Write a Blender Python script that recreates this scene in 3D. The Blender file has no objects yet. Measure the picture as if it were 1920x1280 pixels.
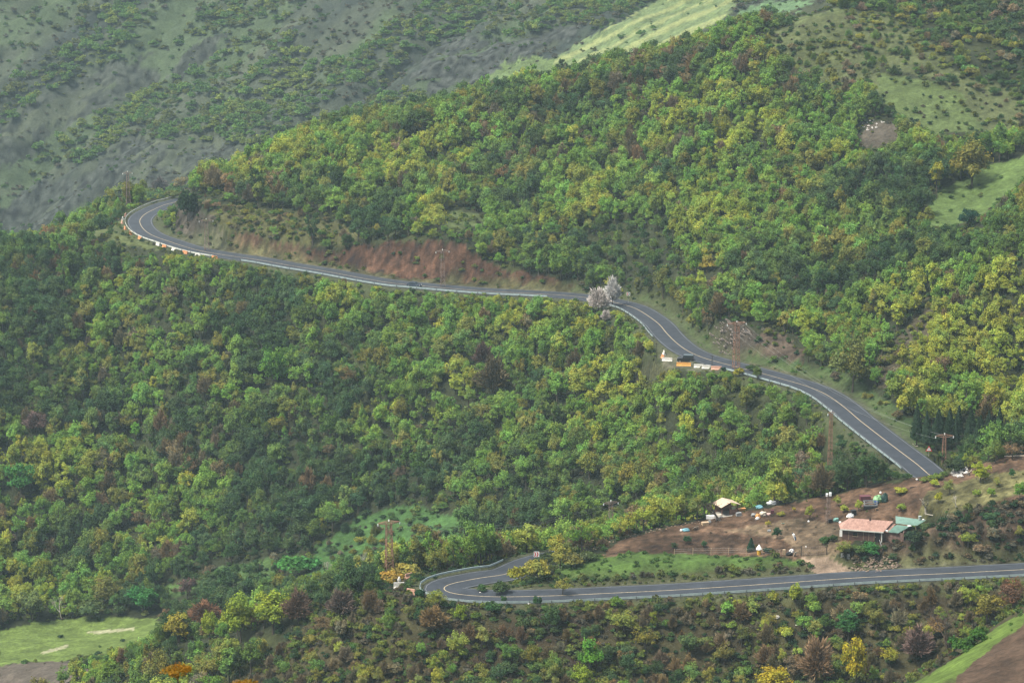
import bpy, math, random
import numpy as np
from mathutils import Vector, Matrix

# ------------------------------------------------------------------ camera, world, sun
SC = bpy.context.scene
F = 5333.333; PITCH = math.radians(14.0); CP, SP = math.cos(PITCH), math.sin(PITCH)
cam_data = bpy.data.cameras.new('camera'); cam = bpy.data.objects.new('camera', cam_data)
SC.collection.objects.link(cam); SC.camera = cam
cam_data.lens = 100; cam_data.sensor_width = 36
cam.location = (0, 0, 0); cam.rotation_euler = (math.pi/2 - PITCH, 0, 0)
cam_data.clip_start = 1.0; cam_data.clip_end = 20000
cam_data.dof.use_dof = True; cam_data.dof.focus_distance = 650; cam_data.dof.aperture_fstop = 2.4

W = bpy.data.worlds.new('World'); SC.world = W; W.use_nodes = True
SUN_EL, SUN_AZ = math.radians(58), math.radians(-62)      # azimuth measured from +y towards +x
nt = W.node_tree; nt.nodes.clear()
out = nt.nodes.new('ShaderNodeOutputWorld'); bg = nt.nodes.new('ShaderNodeBackground')
sky = nt.nodes.new('ShaderNodeTexSky'); sky.sky_type = 'NISHITA'; sky.sun_disc = False
sky.sun_elevation = SUN_EL; sky.sun_rotation = SUN_AZ; sky.air_density = 1.0; sky.dust_density = 3.0
hs = nt.nodes.new('ShaderNodeHueSaturation'); hs.inputs['Saturation'].default_value = 0.42
nt.links.new(sky.outputs[0], hs.inputs['Color']); nt.links.new(hs.outputs[0], bg.inputs[0]); nt.links.new(bg.outputs[0], out.inputs[0])
bg.inputs[1].default_value = 0.105
sl = bpy.data.lights.new('sun', 'SUN'); sl.energy = 2.6; sl.angle = math.radians(10); sl.color = (1.0, 0.95, 0.82)
sun = bpy.data.objects.new('sun', sl); SC.collection.objects.link(sun)
sd = Vector((math.sin(SUN_AZ)*math.cos(SUN_EL), -math.cos(SUN_AZ)*math.cos(SUN_EL), math.sin(SUN_EL)))
sun.rotation_euler = sd.to_track_quat('Z', 'Y').to_euler(); sun.location = (0, 0, 100)
SC.view_settings.view_transform = 'Standard'; SC.view_settings.look = 'None'
SC.view_settings.exposure = 1.42; SC.view_settings.gamma = 1.0
SC.cycles.max_bounces = 3; SC.cycles.diffuse_bounces = 1; SC.cycles.glossy_bounces = 1
SC.cycles.transmission_bounces = 2; SC.cycles.volume_bounces = 0; SC.cycles.transparent_max_bounces = 4
SC.cycles.use_denoising = True; SC.cycles.denoising_prefilter = 'ACCURATE'; SC.cycles.denoising_input_passes = 'RGB_ALBEDO_NORMAL'; SC.cycles.pixel_filter_type = 'BLACKMAN_HARRIS'; SC.cycles.filter_width = 1.4
HAZE_DENSITY = 0.000078

# ------------------------------------------------------------------ helpers: noise and pixels
rng = np.random.default_rng(7); random.seed(7)
def vnoise(x, y, seed=0):
    x = np.asarray(x, float); y = np.asarray(y, float)
    xi = np.floor(x).astype(np.int64); yi = np.floor(y).astype(np.int64); fx = x-xi; fy = y-yi
    fx = fx*fx*fx*(fx*(fx*6-15)+10); fy = fy*fy*fy*(fy*(fy*6-15)+10)
    def h(a, b):
        n = (a*374761393 + b*668265263 + seed*1442695041) & 0xffffffff
        n = ((n ^ (n >> 13))*1274126177) & 0xffffffff
        return ((n ^ (n >> 16)) & 0xffff)/65535.0
    return (h(xi, yi)*(1-fx)+h(xi+1, yi)*fx)*(1-fy)+(h(xi, yi+1)*(1-fx)+h(xi+1, yi+1)*fx)*fy
def fbm(x, y, seed=0, octv=4, gain=0.5):
    a, s, t = 1.0, 0.0, 0.0
    for o in range(octv):
        s = s+a*(vnoise(x*2**o, y*2**o, seed+o*17)-0.5); t += a; a *= gain
    return s/t*2
def sstep(a, b, x):
    t = np.clip((x-a)/(b-a), 0, 1); return t*t*(3-2*t)
def ray(px, row):
    cx, cy = (px-960)/F, (640-row)/F
    return np.array([cx, CP+SP*cy, -SP+CP*cy])        # world direction
def world_at(px, row, Y):
    d = ray(px, row); return d*(Y/d[1])
def world_z(px, row, z):
    d = ray(px, row); return d*(z/d[2])
def project(x, y, z):
    dep = y*CP - z*SP; up = y*SP + z*CP
    return 960+F*x/dep, 640-F*up/dep
def inpoly(px, row, poly):
    px = np.asarray(px); row = np.asarray(row); c = np.zeros(px.shape, bool); n = len(poly); j = n-1
    for i in range(n):
        xi, yi = poly[i]; xj, yj = poly[j]
        if yi != yj:
            c ^= ((yi > row) != (yj > row)) & (px < (xj-xi)*(row-yi)/(yj-yi)+xi)
        j = i
    return c

# ------------------------------------------------------------------ terrain: named contour lines (pixel column, pixel row, distance)
L = [
 [(-400,1750,300),(960,1650,300),(1560,1400,330),(1920,1330,350),(2300,1200,350)],                             # near field
 [(-400,1600,520),(0,1480,600),(300,1420,520),(960,1420,440),(1400,1400,425),(1560,1350,420),(1700,1280,418),(1800,1215,418),(1920,1140,418),(2300,980,410)],
 [(-400,1450,640),(0,1420,625),(300,1335,545),(600,1310,505),(960,1290,503),(1400,1290,500),(1700,1285,495),(1920,1225,488),(2300,1190,470)],
 [(-400,1350,655),(0,1320,640),(200,1262,600),(300,1225,570),(450,1185,555),(600,1140,540),(700,1112,533),(770,1109,530),(960,1124,526),(1260,1113,523),(1432,1103,523),(1604,1091,522),(1776,1083,521),(1920,1077,520),(2300,1052,515)],
 [(-400,1300,665),(0,1275,655),(200,1258,618),(300,1228,600),(450,1195,565),(600,1145,550),(700,1108,541),(770,1094,538),(900,1092,539),(1000,1080,541),(1060,1062,543),(1100,1047,545),(1200,1043,543),(1400,1041,540),(1560,1038,537),(1600,1022,538),(1690,1014,539),(1740,975,541),(1800,955,544),(1920,932,545),(2300,850,545)],
 [(-400,1270,678),(0,1242,670),(200,1240,655),(300,1237,645),(450,1212,583),(600,1155,562),(700,1098,550),(770,1076,551),(850,1064,555),(990,1051,557),(1060,1038,556),(1160,1012,556),(1250,990,560),(1350,966,565),(1450,950,567),(1560,930,569),(1700,897,569),(1740,889,568.5),(1775,887,568.5),(1850,867,567),(1920,859,566),(2300,780,565)],
 [(-400,1260,690),(0,1236,680),(200,1233,668),(300,1238,660),(450,1218,612),(600,1180,592),(700,1120,580),(770,1095,577),(1000,1062,577),(1200,1040,588),(1450,972,592),(1600,925,590),(1700,888,586),(1760,884,584),(1920,850,582),(2300,770,580)],
 [(-400,1200,712),(0,1162,715),(150,1157,715),(300,1150,712),(450,1105,705),(600,1062,700),(770,1022,690),(1000,1002,662),(1200,975,642),(1400,935,626),(1500,912,618),(1600,888,606),(1680,868,590),(1760,872,590),(1920,840,592),(2300,750,590)],
 [(-400,560,870),(0,482,880),(100,452,890),(200,430,903),(235,424,905),(300,462,875),(400,483,858),(500,499,848),(640,520,833),(780,541,816),(900,551,802),(1050,560,785),(1120,567,776),(1160,580,763),(1200,606,742),(1230,645,714),(1250,686,688),(1300,695,680),(1380,705,672),(1450,720,665),(1530,755,645),(1600,800,621),(1680,857,597),(1760,865,598),(1920,800,612),(2300,700,610)],
 [(-400,565,890),(0,474,900),(200,440,918),(235,416,920),(300,425,910),(345,440,895),(400,468,868),(500,487,858),(640,505,843),(780,528,826),(900,540,812),(1050,548,793),(1120,550,788),(1160,556,780),(1200,562,770),(1250,592,744),(1300,642,711),(1340,668,695),(1400,686,684),(1450,697,678),(1530,722,661),(1600,755,641),(1680,812,614),(1760,852,604),(1920,780,625),(2300,670,625)],
 [(-400,570,915),(0,478,925),(200,445,938),(235,402,940),(300,393,937),(345,385,912),(400,420,881),(500,437,868),(640,462,853),(780,452,839),(850,455,827),(950,500,818),(1050,535,800),(1160,533,790),(1200,536,780),(1250,562,756),(1300,602,725),(1350,612,706),(1420,622,699),(1450,662,688),(1530,692,673),(1600,732,650),(1680,792,623),(1760,832,612),(1920,752,635),(2300,640,640)],
 [(-400,600,965),(0,505,980),(235,382,968),(300,374,964),(338,372,962),(352,355,925),(400,372,905),(600,352,893),(900,382,865),(1050,400,848),(1200,352,850),(1400,402,790),(1600,452,755),(1700,502,716),(1800,560,690),(1920,500,685),(2300,420,690)],
 [(-400,620,985),(0,525,1000),(300,374,970),(338,374,970),(352,354,932),(400,354,918),(600,322,907),(900,330,885),(1200,300,865),(1400,330,815),(1600,382,785),(1700,432,745),(1800,472,725),(1920,382,715),(2300,300,715)],
 [(-400,640,1005),(0,545,1020),(300,376,978),(338,378,978),(352,360,940),(400,346,925),(600,303,915),(900,291,898),(1200,250,880),(1400,252,840),(1600,302,815),(1700,352,780),(1800,402,762),(1920,368,760),(2300,300,760)],
 [(-400,660,1025),(0,565,1040),(300,380,986),(338,384,986),(352,372,952),(400,340,930),(600,288,922),(900,252,908),(1200,202,893),(1400,162,870),(1600,222,845),(1700,272,815),(1800,328,795),(1920,290,800),(2300,220,800)],
 [(-400,680,1045),(0,585,1060),(300,390,1000),(345,386,1000),(400,345,945),(600,274,930),(900,214,918),(1200,149,906),(1400,79,896),(1600,14,915),(1700,8,925),(1920,-30,940),(2300,-100,950)],
 [(-400,750,1150),(0,545,1200),(400,420,1150),(900,260,1130),(1200,190,1120),(1400,140,1080),(1600,120,1080),(1920,60,1090),(2300,0,1100)],
 [(-400,560,1330),(0,472,1330),(300,362,1330),(600,272,1330),(900,182,1310),(1200,122,1280),(1400,52,1250),(1600,-20,1250),(1920,-100,1250),(2300,-180,1250)],
 [(-400,240,1500),(0,190,1500),(300,150,1490),(600,90,1475),(900,60,1450),(1200,40,1400),(1400,-20,1390),(1920,-150,1400),(2300,-240,1400)],
 [(-400,-100,1700),(0,-120,1690),(600,-120,1680),(1200,-100,1620),(1920,-200,1600),(2300,-300,1600)],
 [(-400,-380,2200),(960,-400,2200),(2300,-420,2200)],
]
us = np.concatenate([np.linspace(-0.6, -0.2, 30)[:-1], np.arange(-0.2, 0.2001, 0.0008), np.linspace(0.2, 0.6, 30)[1:]])
ys = np.concatenate([np.arange(-60, 380, 11), np.arange(380, 500, 1.6), np.arange(500, 620, 0.8), np.arange(620, 965, 1.25),
                     np.arange(965, 1240, 6), np.arange(1240, 1720, 2.6), np.arange(1720, 2300, 22), np.linspace(2300, 4400, 10)])
KY = [np.full(us.shape, -80.0), np.full(us.shape, 60.0), np.full(us.shape, 130.0), np.full(us.shape, 220.0)]; KZ = [np.full(us.shape, -6.0), np.full(us.shape, -26.5), np.full(us.shape, -72.0), np.full(us.shape, -120.0)]
for ln in L:
    P = np.array([world_at(*c) for c in ln]); u = P[:, 0]/P[:, 1]
    KY.append(np.interp(us, u, P[:, 1])); KZ.append(np.interp(us, u, P[:, 2]))
def smooth_u(a, n):
    k = np.hanning(2*n+3)[1:-1]; k /= k.sum(); return np.convolve(np.pad(a, n, mode='edge'), k, mode='valid')
KY = [smooth_u(a, 5) for a in KY]; KZ = [smooth_u(a, 5) for a in KZ]
KY.append(np.full(us.shape, 2900.0)); KZ.append(np.full(us.shape, -60.0))
KY.append(np.full(us.shape, 4600.0)); KZ.append(np.full(us.shape, -260.0))
KY = np.array(KY); KZ = np.array(KZ)
for k in range(1, len(KY)): KY[k] = np.maximum(KY[k], KY[k-1]+1.5)
Z = np.zeros((len(ys), len(us)))
for i in range(len(us)):                                       # monotone cubic profile per column
    x, y = KY[:, i], KZ[:, i]; h = np.diff(x); d = np.diff(y)/h
    m = np.zeros(len(x)); m[0], m[-1] = d[0], d[-1]
    w1 = 2*h[1:]+h[:-1]; w2 = h[1:]+2*h[:-1]; ok = d[1:]*d[:-1] > 0
    with np.errstate(divide='ignore', invalid='ignore'):
        mm = (w1+w2)/(w1/d[:-1]+w2/d[1:])
    m[1:-1] = np.where(ok, mm, 0)
    k = np.clip(np.searchsorted(x, ys)-1, 0, len(h)-1); t = (ys-x[k])/h[k]
    Z[:, i] = ((1+2*t)*(1-t)**2*y[k]+t*(1-t)**2*h[k]*m[k]+t*t*(3-2*t)*y[k+1]+t*t*(t-1)*h[k]*m[k+1])
UU, YY = np.meshgrid(us, ys); XX = UU*YY
mid = sstep(570, 640, YY)*(1-sstep(930, 1000, YY)); far = sstep(1240, 1340, YY)
Z += mid*(fbm(XX/38, YY/38, 3, 3)*2.2) + 0.35*fbm(XX/7, YY/7, 5, 3)*(1-far)
dia = XX*0.55+YY*0.85; acr = XX*0.85-YY*0.55
rid = 1-np.abs(fbm(acr/75+0.4*fbm(XX/90, YY/90, 8), dia/230, 11, 4))*2
Z += far*(rid*11-5 + fbm(XX/30, YY/30, 13, 4)*5.5 + (1-np.abs(fbm(acr/22, dia/60, 15, 3))*2)*2.6 + fbm(XX/8, YY/8, 16, 2)*1.2)

# the road as one centre line: (column, row, height) where seen, (column, distance, height) where hidden
RP = [world_at(c, r, Y) for c, r, Y in []]
seen1 = [(420,363,-190.2),(370,368.5,-189.8),(327,379.5,-189.4),(310,383.5,-189.2),(289,392.4,-189),(271.3,402,-188.9),(263,411,-188.8),(262.4,418.4,-188.7),(268.3,428.8,-188.6),(280,438.4,-188.5),(296.5,445.8,-188.3),(318.8,453.3,-188.2),(341,460.7,-188),(378,471,-187.9),(430,479.5,-187.6),(492,488.5,-187.3),(544,498,-187.1),(612,509,-186.9),(681,522,-186.7),(736,531,-186.5),(784,535.5,-186.3),(853,541.7,-185.8),(920,546.5,-185.1),(990,550,-184.3),(1060,554,-183.2),(1115,560,-182.1),
 (1156,567.8,-181.3),(1188,576.7,-180.6),(1212,590,-179.9),(1236,608,-179.2),(1250,624.6,-178.6),(1267,641.4,-178.1),(1288,657,-177.7),(1317,670,-177.3),(1355,681,-177),(1427,699.5,-176.5),(1470,711.5,-176.2),(1516,725,-175.9),(1552,741,-175.6),(1584,764,-175.3),(1611,787,-175),(1644,813,-174.7),(1676,837.4,-174.3),(1709,862,-173.8),(1747,890,-173.4)]
hid = [(1758,581,-174.4),(1742,588,-176.6),(1690,593,-179.6),(1600,592,-183),(1450,586,-186.5),(1300,583,-188.3),(1200,583,-190),(1100,577,-190),(1040,568,-188.2),(1000,558.5,-186)]
seen2 = [(951,1074,-184.4),(910,1081,-184.3),(869.6,1089,-184.2),(842.5,1094.4,-184.1),(828.4,1102,-184),(837,1109,-183.9),(856,1113.5,-183.9),(897,1117.4,-183.8),(950,1118.5,-183.6),(1059,1116,-183.2),(1140,1112,-182.7),(1260,1106,-181.7),(1432,1095,-180.2),(1604,1083,-178.6),(1776,1074.6,-177),(1913,1067.7,-175.8),(2050,1060,-174.6),(2300,1045,-172.5)]
CTL = [world_z(*c) for c in seen1]
for c, Y, z in hid:
    CTL.append(np.array([(c-960)/F*(Y*CP-z*SP), Y, z]))
CTL += [world_z(*c) for c in seen2]
CTL = np.array(CTL)
def catmull(P, n=14):
    Q = []
    P = np.vstack([2*P[0]-P[1], P, 2*P[-1]-P[-2]])
    for i in range(1, len(P)-2):
        for t in np.arange(n)/n:
            a, b, c, d = P[i-1:i+3]
            Q.append(0.5*((2*b)+(-a+c)*t+(2*a-5*b+4*c-d)*t*t+(-a+3*b-3*c+d)*t**3))
    Q.append(P[-2]); return np.array(Q)
def resample(Q, step):
    s = np.concatenate([[0], np.cumsum(np.linalg.norm(np.diff(Q[:, :2], axis=0), axis=1))])
    t = np.arange(0, s[-1], step); return np.stack([np.interp(t, s, Q[:, k]) for k in range(3)], 1)
ROAD = resample(catmull(CTL), 1.4)
for _ in range(3):
    for k in range(3): ROAD[1:-1, k] = (ROAD[:-2, k]+2*ROAD[1:-1, k]+ROAD[2:, k])/4
for _ in range(25): ROAD[1:-1, 2] = (ROAD[:-2, 2]+2*ROAD[1:-1, 2]+ROAD[2:, 2])/4
TAN = np.gradient(ROAD[:, :2], axis=0); TAN /= np.linalg.norm(TAN, axis=1)[:, None]
NRM = np.stack([TAN[:, 1], -TAN[:, 0]], 1)                    # right hand side of travel (left bend -> hairpin)
RPX, RROW = project(ROAD[:, 0], ROAD[:, 1], ROAD[:, 2])
HALF = 4.1
PULL = np.array([world_z(c, r, z) for c, r, z in [(1238,655,-178.7),(1252,668,-178.4),(1275,678,-178.1),(1310,686,-177.8),(1345,692,-177.5)]])
def road_dist(x, y, R=None):
    R = ROAD if R is None else R
    x = np.asarray(x).ravel(); y = np.asarray(y).ravel(); D = np.full(x.shape, 1e9); ZR = np.zeros(x.shape)
    for s in range(0, len(x), 20000):
        d = (x[s:s+20000, None]-R[None, :, 0])**2+(y[s:s+20000, None]-R[None, :, 1])**2
        k = d.argmin(1); D[s:s+20000] = np.sqrt(d[np.arange(len(k)), k]); ZR[s:s+20000] = R[k, 2]
    return D, ZR
m = (np.abs(UU) < 0.32) & (YY > 495) & (YY < 1010)
D, ZR = road_dist(XX[m], YY[m]); DR = np.full(Z.shape, 1e3); DR[m] = D
z0 = Z[m]; w = 1-sstep(HALF+1.3, HALF+7.5, D); Z[m] = z0*(1-w)+(ZR-0.07)*w
PR = resample(PULL, 1.5); D2, ZR2 = road_dist(XX[m], YY[m], PR); z0 = Z[m]
w = (1-sstep(3.0, 6.0, D2))*(D > HALF+1.0); Z[m] = z0*(1-w)+(ZR2-0.05)*w
PADL = resample(np.array([world_at(1597, 1004, 542.5), world_at(1650, 1004, 543.5), world_at(1705, 1003, 545)]), 1.0); PADL[:, 2] = -175.6; D3, ZR3 = road_dist(XX[m], YY[m], PADL); z0 = Z[m]
w = 1-sstep(4.2, 8.0, D3); Z[m] = z0*(1-w)+ZR3*w
# visibility of the bare ground from the camera
SL = Z/np.maximum(YY, 1); RM = np.maximum.accumulate(np.where(YY > 100, SL, -9), axis=0)
def grid_at(A, x, y):
    u = np.asarray(x)/np.asarray(y); y = np.asarray(y, float)
    i = np.clip(np.searchsorted(us, u)-1, 0, len(us)-2); j = np.clip(np.searchsorted(ys, y)-1, 0, len(ys)-2)
    fu = np.clip((u-us[i])/(us[i+1]-us[i]), 0, 1); fy = np.clip((y-ys[j])/(ys[j+1]-ys[j]), 0, 1)
    return (A[j, i]*(1-fu)+A[j, i+1]*fu)*(1-fy)+(A[j+1, i]*(1-fu)+A[j+1, i+1]*fu)*fy
def height(x, y): return grid_at(Z, x, y)
def hit(px, row, lift=0.0):
    """the point of the ground seen at a pixel of the photograph"""
    d = ray(px, row); u = d[0]/d[1]; s = d[2]/d[1]
    yy = np.arange(395, 1720, 0.35); zz = height(u*yy, yy)
    k = np.argmax(zz/yy >= s); y = yy[k]
    return Vector((u*y, y, zz[k]+lift))
def ppm(p): return F/(p.y*CP-p.z*SP)

# ------------------------------------------------------------------ helpers: objects and meshes
COL = SC.collection
def tag(o, label=None, cat=None, group=None, kind=None):
    if label: o['label'] = label
    if cat: o['category'] = cat
    if group: o['group'] = group
    if kind: o['kind'] = kind
    return o
def empty(name, loc, rz=0.0, s=1.0):
    o = bpy.data.objects.new(name, None); COL.objects.link(o); o.empty_display_size = 0.3
    o.location = loc; o.rotation_euler = (0, 0, rz); o.scale = (s, s, s); return o
def fast_mesh(name, V, Fc, n=4, smooth=False):
    V = np.asarray(V, np.float32).reshape(-1, 3); Fc = np.asarray(Fc, np.int32).reshape(-1, n)
    me = bpy.data.meshes.new(name); me.vertices.add(len(V)); me.vertices.foreach_set('co', V.ravel())
    me.loops.add(Fc.size); me.loops.foreach_set('vertex_index', Fc.ravel())
    me.polygons.add(len(Fc)); me.polygons.foreach_set('loop_start', np.arange(0, Fc.size, n, dtype=np.int32))
    me.polygons.foreach_set('loop_total', np.full(len(Fc), n, np.int32))
    if smooth: me.polygons.foreach_set('use_smooth', np.ones(len(Fc), bool))
    me.update(calc_edges=True); return me
class MB:
    """collects boxes, bars, tubes and prisms and links them as one mesh object"""
    def __init__(s): s.v = []; s.f = []
    def add(s, V, Fs):
        b = len(s.v); s.v += [tuple(map(float, p)) for p in V]; s.f += [tuple(b+i for i in f) for f in Fs]; return s
    def box(s, c, d, rz=0.0, rx=0.0, ry=0.0, taper=1.0):
        x, y, z = d[0]/2, d[1]/2, d[2]/2
        P = [(-x,-y,-z),(x,-y,-z),(x,y,-z),(-x,y,-z),(-x*taper,-y*taper,z),(x*taper,-y*taper,z),(x*taper,y*taper,z),(-x*taper,y*taper,z)]
        M = Matrix.Rotation(rz, 3, 'Z') @ Matrix.Rotation(ry, 3, 'Y') @ Matrix.Rotation(rx, 3, 'X')
        return s.add([M @ Vector(p)+Vector(c) for p in P], [(0,3,2,1),(4,5,6,7),(0,1,5,4),(1,2,6,5),(2,3,7,6),(3,0,4,7)])
    def tube(s, pts, r, n=6):
        pts = [Vector(p) for p in pts]; r = r if hasattr(r, '__len__') else [r]*len(pts); V = []; Fs = []
        for i, p in enumerate(pts):
            t = (pts[min(i+1, len(pts)-1)]-pts[max(i-1, 0)]).normalized()
            a = t.cross(Vector((0, 0, 1)) if abs(t.z) < 0.9 else Vector((1, 0, 0))).normalized(); b = t.cross(a)
            for k in range(n):
                an = 2*math.pi*k/n; V.append(p+(a*math.cos(an)+b*math.sin(an))*r[i])
        for i in range(len(pts)-1):
            for k in range(n): Fs.append((i*n+k, i*n+(k+1) % n, (i+1)*n+(k+1) % n, (i+1)*n+k))
        Fs.append(tuple(range(n))[::-1]); Fs.append(tuple(range((len(pts)-1)*n, len(pts)*n)))
        return s.add(V, Fs)
    def prism(s, prof, y0, y1, ins=0.0):
        """profile in x,z extruded along y; ins pulls the ends' upper points in"""
        n = len(prof); zs = [p[1] for p in prof]; zl, zh = min(zs), max(zs)
        f = lambda z: ins*(z-zl)/(zh-zl+1e-6)
        V = [(x, y0+f(z), z) for x, z in prof]+[(x, y1-f(z), z) for x, z in prof]
        Fs = [tuple(range(n)), tuple(range(2*n-1, n-1, -1))]+[(i, (i+1) % n+0, n+(i+1) % n, n+i)[::-1] for i in range(n)]
        return s.add(V, Fs)
    def blob(s, c, r, seed=0, n=7, m=5, jit=0.25):
        rd = random.Random(seed); V = [(c[0], c[1], c[2]-r[2])]; Fs = []
        for i in range(1, m):
            th = math.pi*i/m
            for k in range(n):
                a = 2*math.pi*k/n; q = 1+rd.uniform(-jit, jit)
                V.append((c[0]+r[0]*q*math.sin(th)*math.cos(a), c[1]+r[1]*q*math.sin(th)*math.sin(a), c[2]-r[2]*q*math.cos(th)))
        V.append((c[0], c[1], c[2]+r[2]))
        for k in range(n): Fs.append((0, 1+(k+1) % n, 1+k)); Fs.append((len(V)-1, 1+(m-2)*n+k, 1+(m-2)*n+(k+1) % n))
        for i in range(m-2):
            for k in range(n): Fs.append((1+i*n+k, 1+i*n+(k+1) % n, 1+(i+1)*n+(k+1) % n, 1+(i+1)*n+k))
        return s.add(V, Fs)
    def build(s, name, mat, parent=None, bevel=0.0):
        me = bpy.data.meshes.new(name); me.from_pydata(s.v, [], s.f); me.update()
        o = bpy.data.objects.new(name, me); COL.objects.link(o); me.materials.append(mat)
        if parent: o.parent = parent
        if bevel:
            b = o.modifiers.new('bevel', 'BEVEL'); b.width = bevel; b.segments = 2; b.limit_method = 'ANGLE'
        return o
def new_mat(name, rough=0.8):
    m = bpy.data.materials.new(name); m.use_nodes = True; t = m.node_tree; b = t.nodes['Principled BSDF']
    b.inputs['Roughness'].default_value = rough; b.inputs['Specular IOR Level'].default_value = 0.25; return m, t, b
MC = {}
def mat(name, c, rough=0.75, c2=None, scale=3.0, metal=0.0, stretch=None, spec=0.3):
    if name in MC: return MC[name]
    m, t, b = new_mat(name, rough); b.inputs['Metallic'].default_value = metal; b.inputs['Specular IOR Level'].default_value = spec
    tc = t.nodes.new('ShaderNodeTexCoord'); no = t.nodes.new('ShaderNodeTexNoise'); no.inputs['Scale'].default_value = scale
    no.inputs['Detail'].default_value = 6; no.inputs['Roughness'].default_value = 0.65
    src = tc.outputs['Object']
    if stretch:
        mp = t.nodes.new('ShaderNodeMapping'); mp.inputs['Scale'].default_value = stretch; t.links.new(src, mp.inputs[0]); src = mp.outputs[0]
    t.links.new(src, no.inputs['Vector']); r = t.nodes.new('ShaderNodeValToRGB')
    c2 = c2 or tuple(x*0.62 for x in c)
    r.color_ramp.elements[0].position = 0.32; r.color_ramp.elements[1].position = 0.66
    r.color_ramp.elements[0].color = (*c2, 1); r.color_ramp.elements[1].color = (*c, 1)
    t.links.new(no.outputs[0], r.inputs[0]); t.links.new(r.outputs[0], b.inputs['Base Color'])
    MC[name] = m; return m

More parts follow.
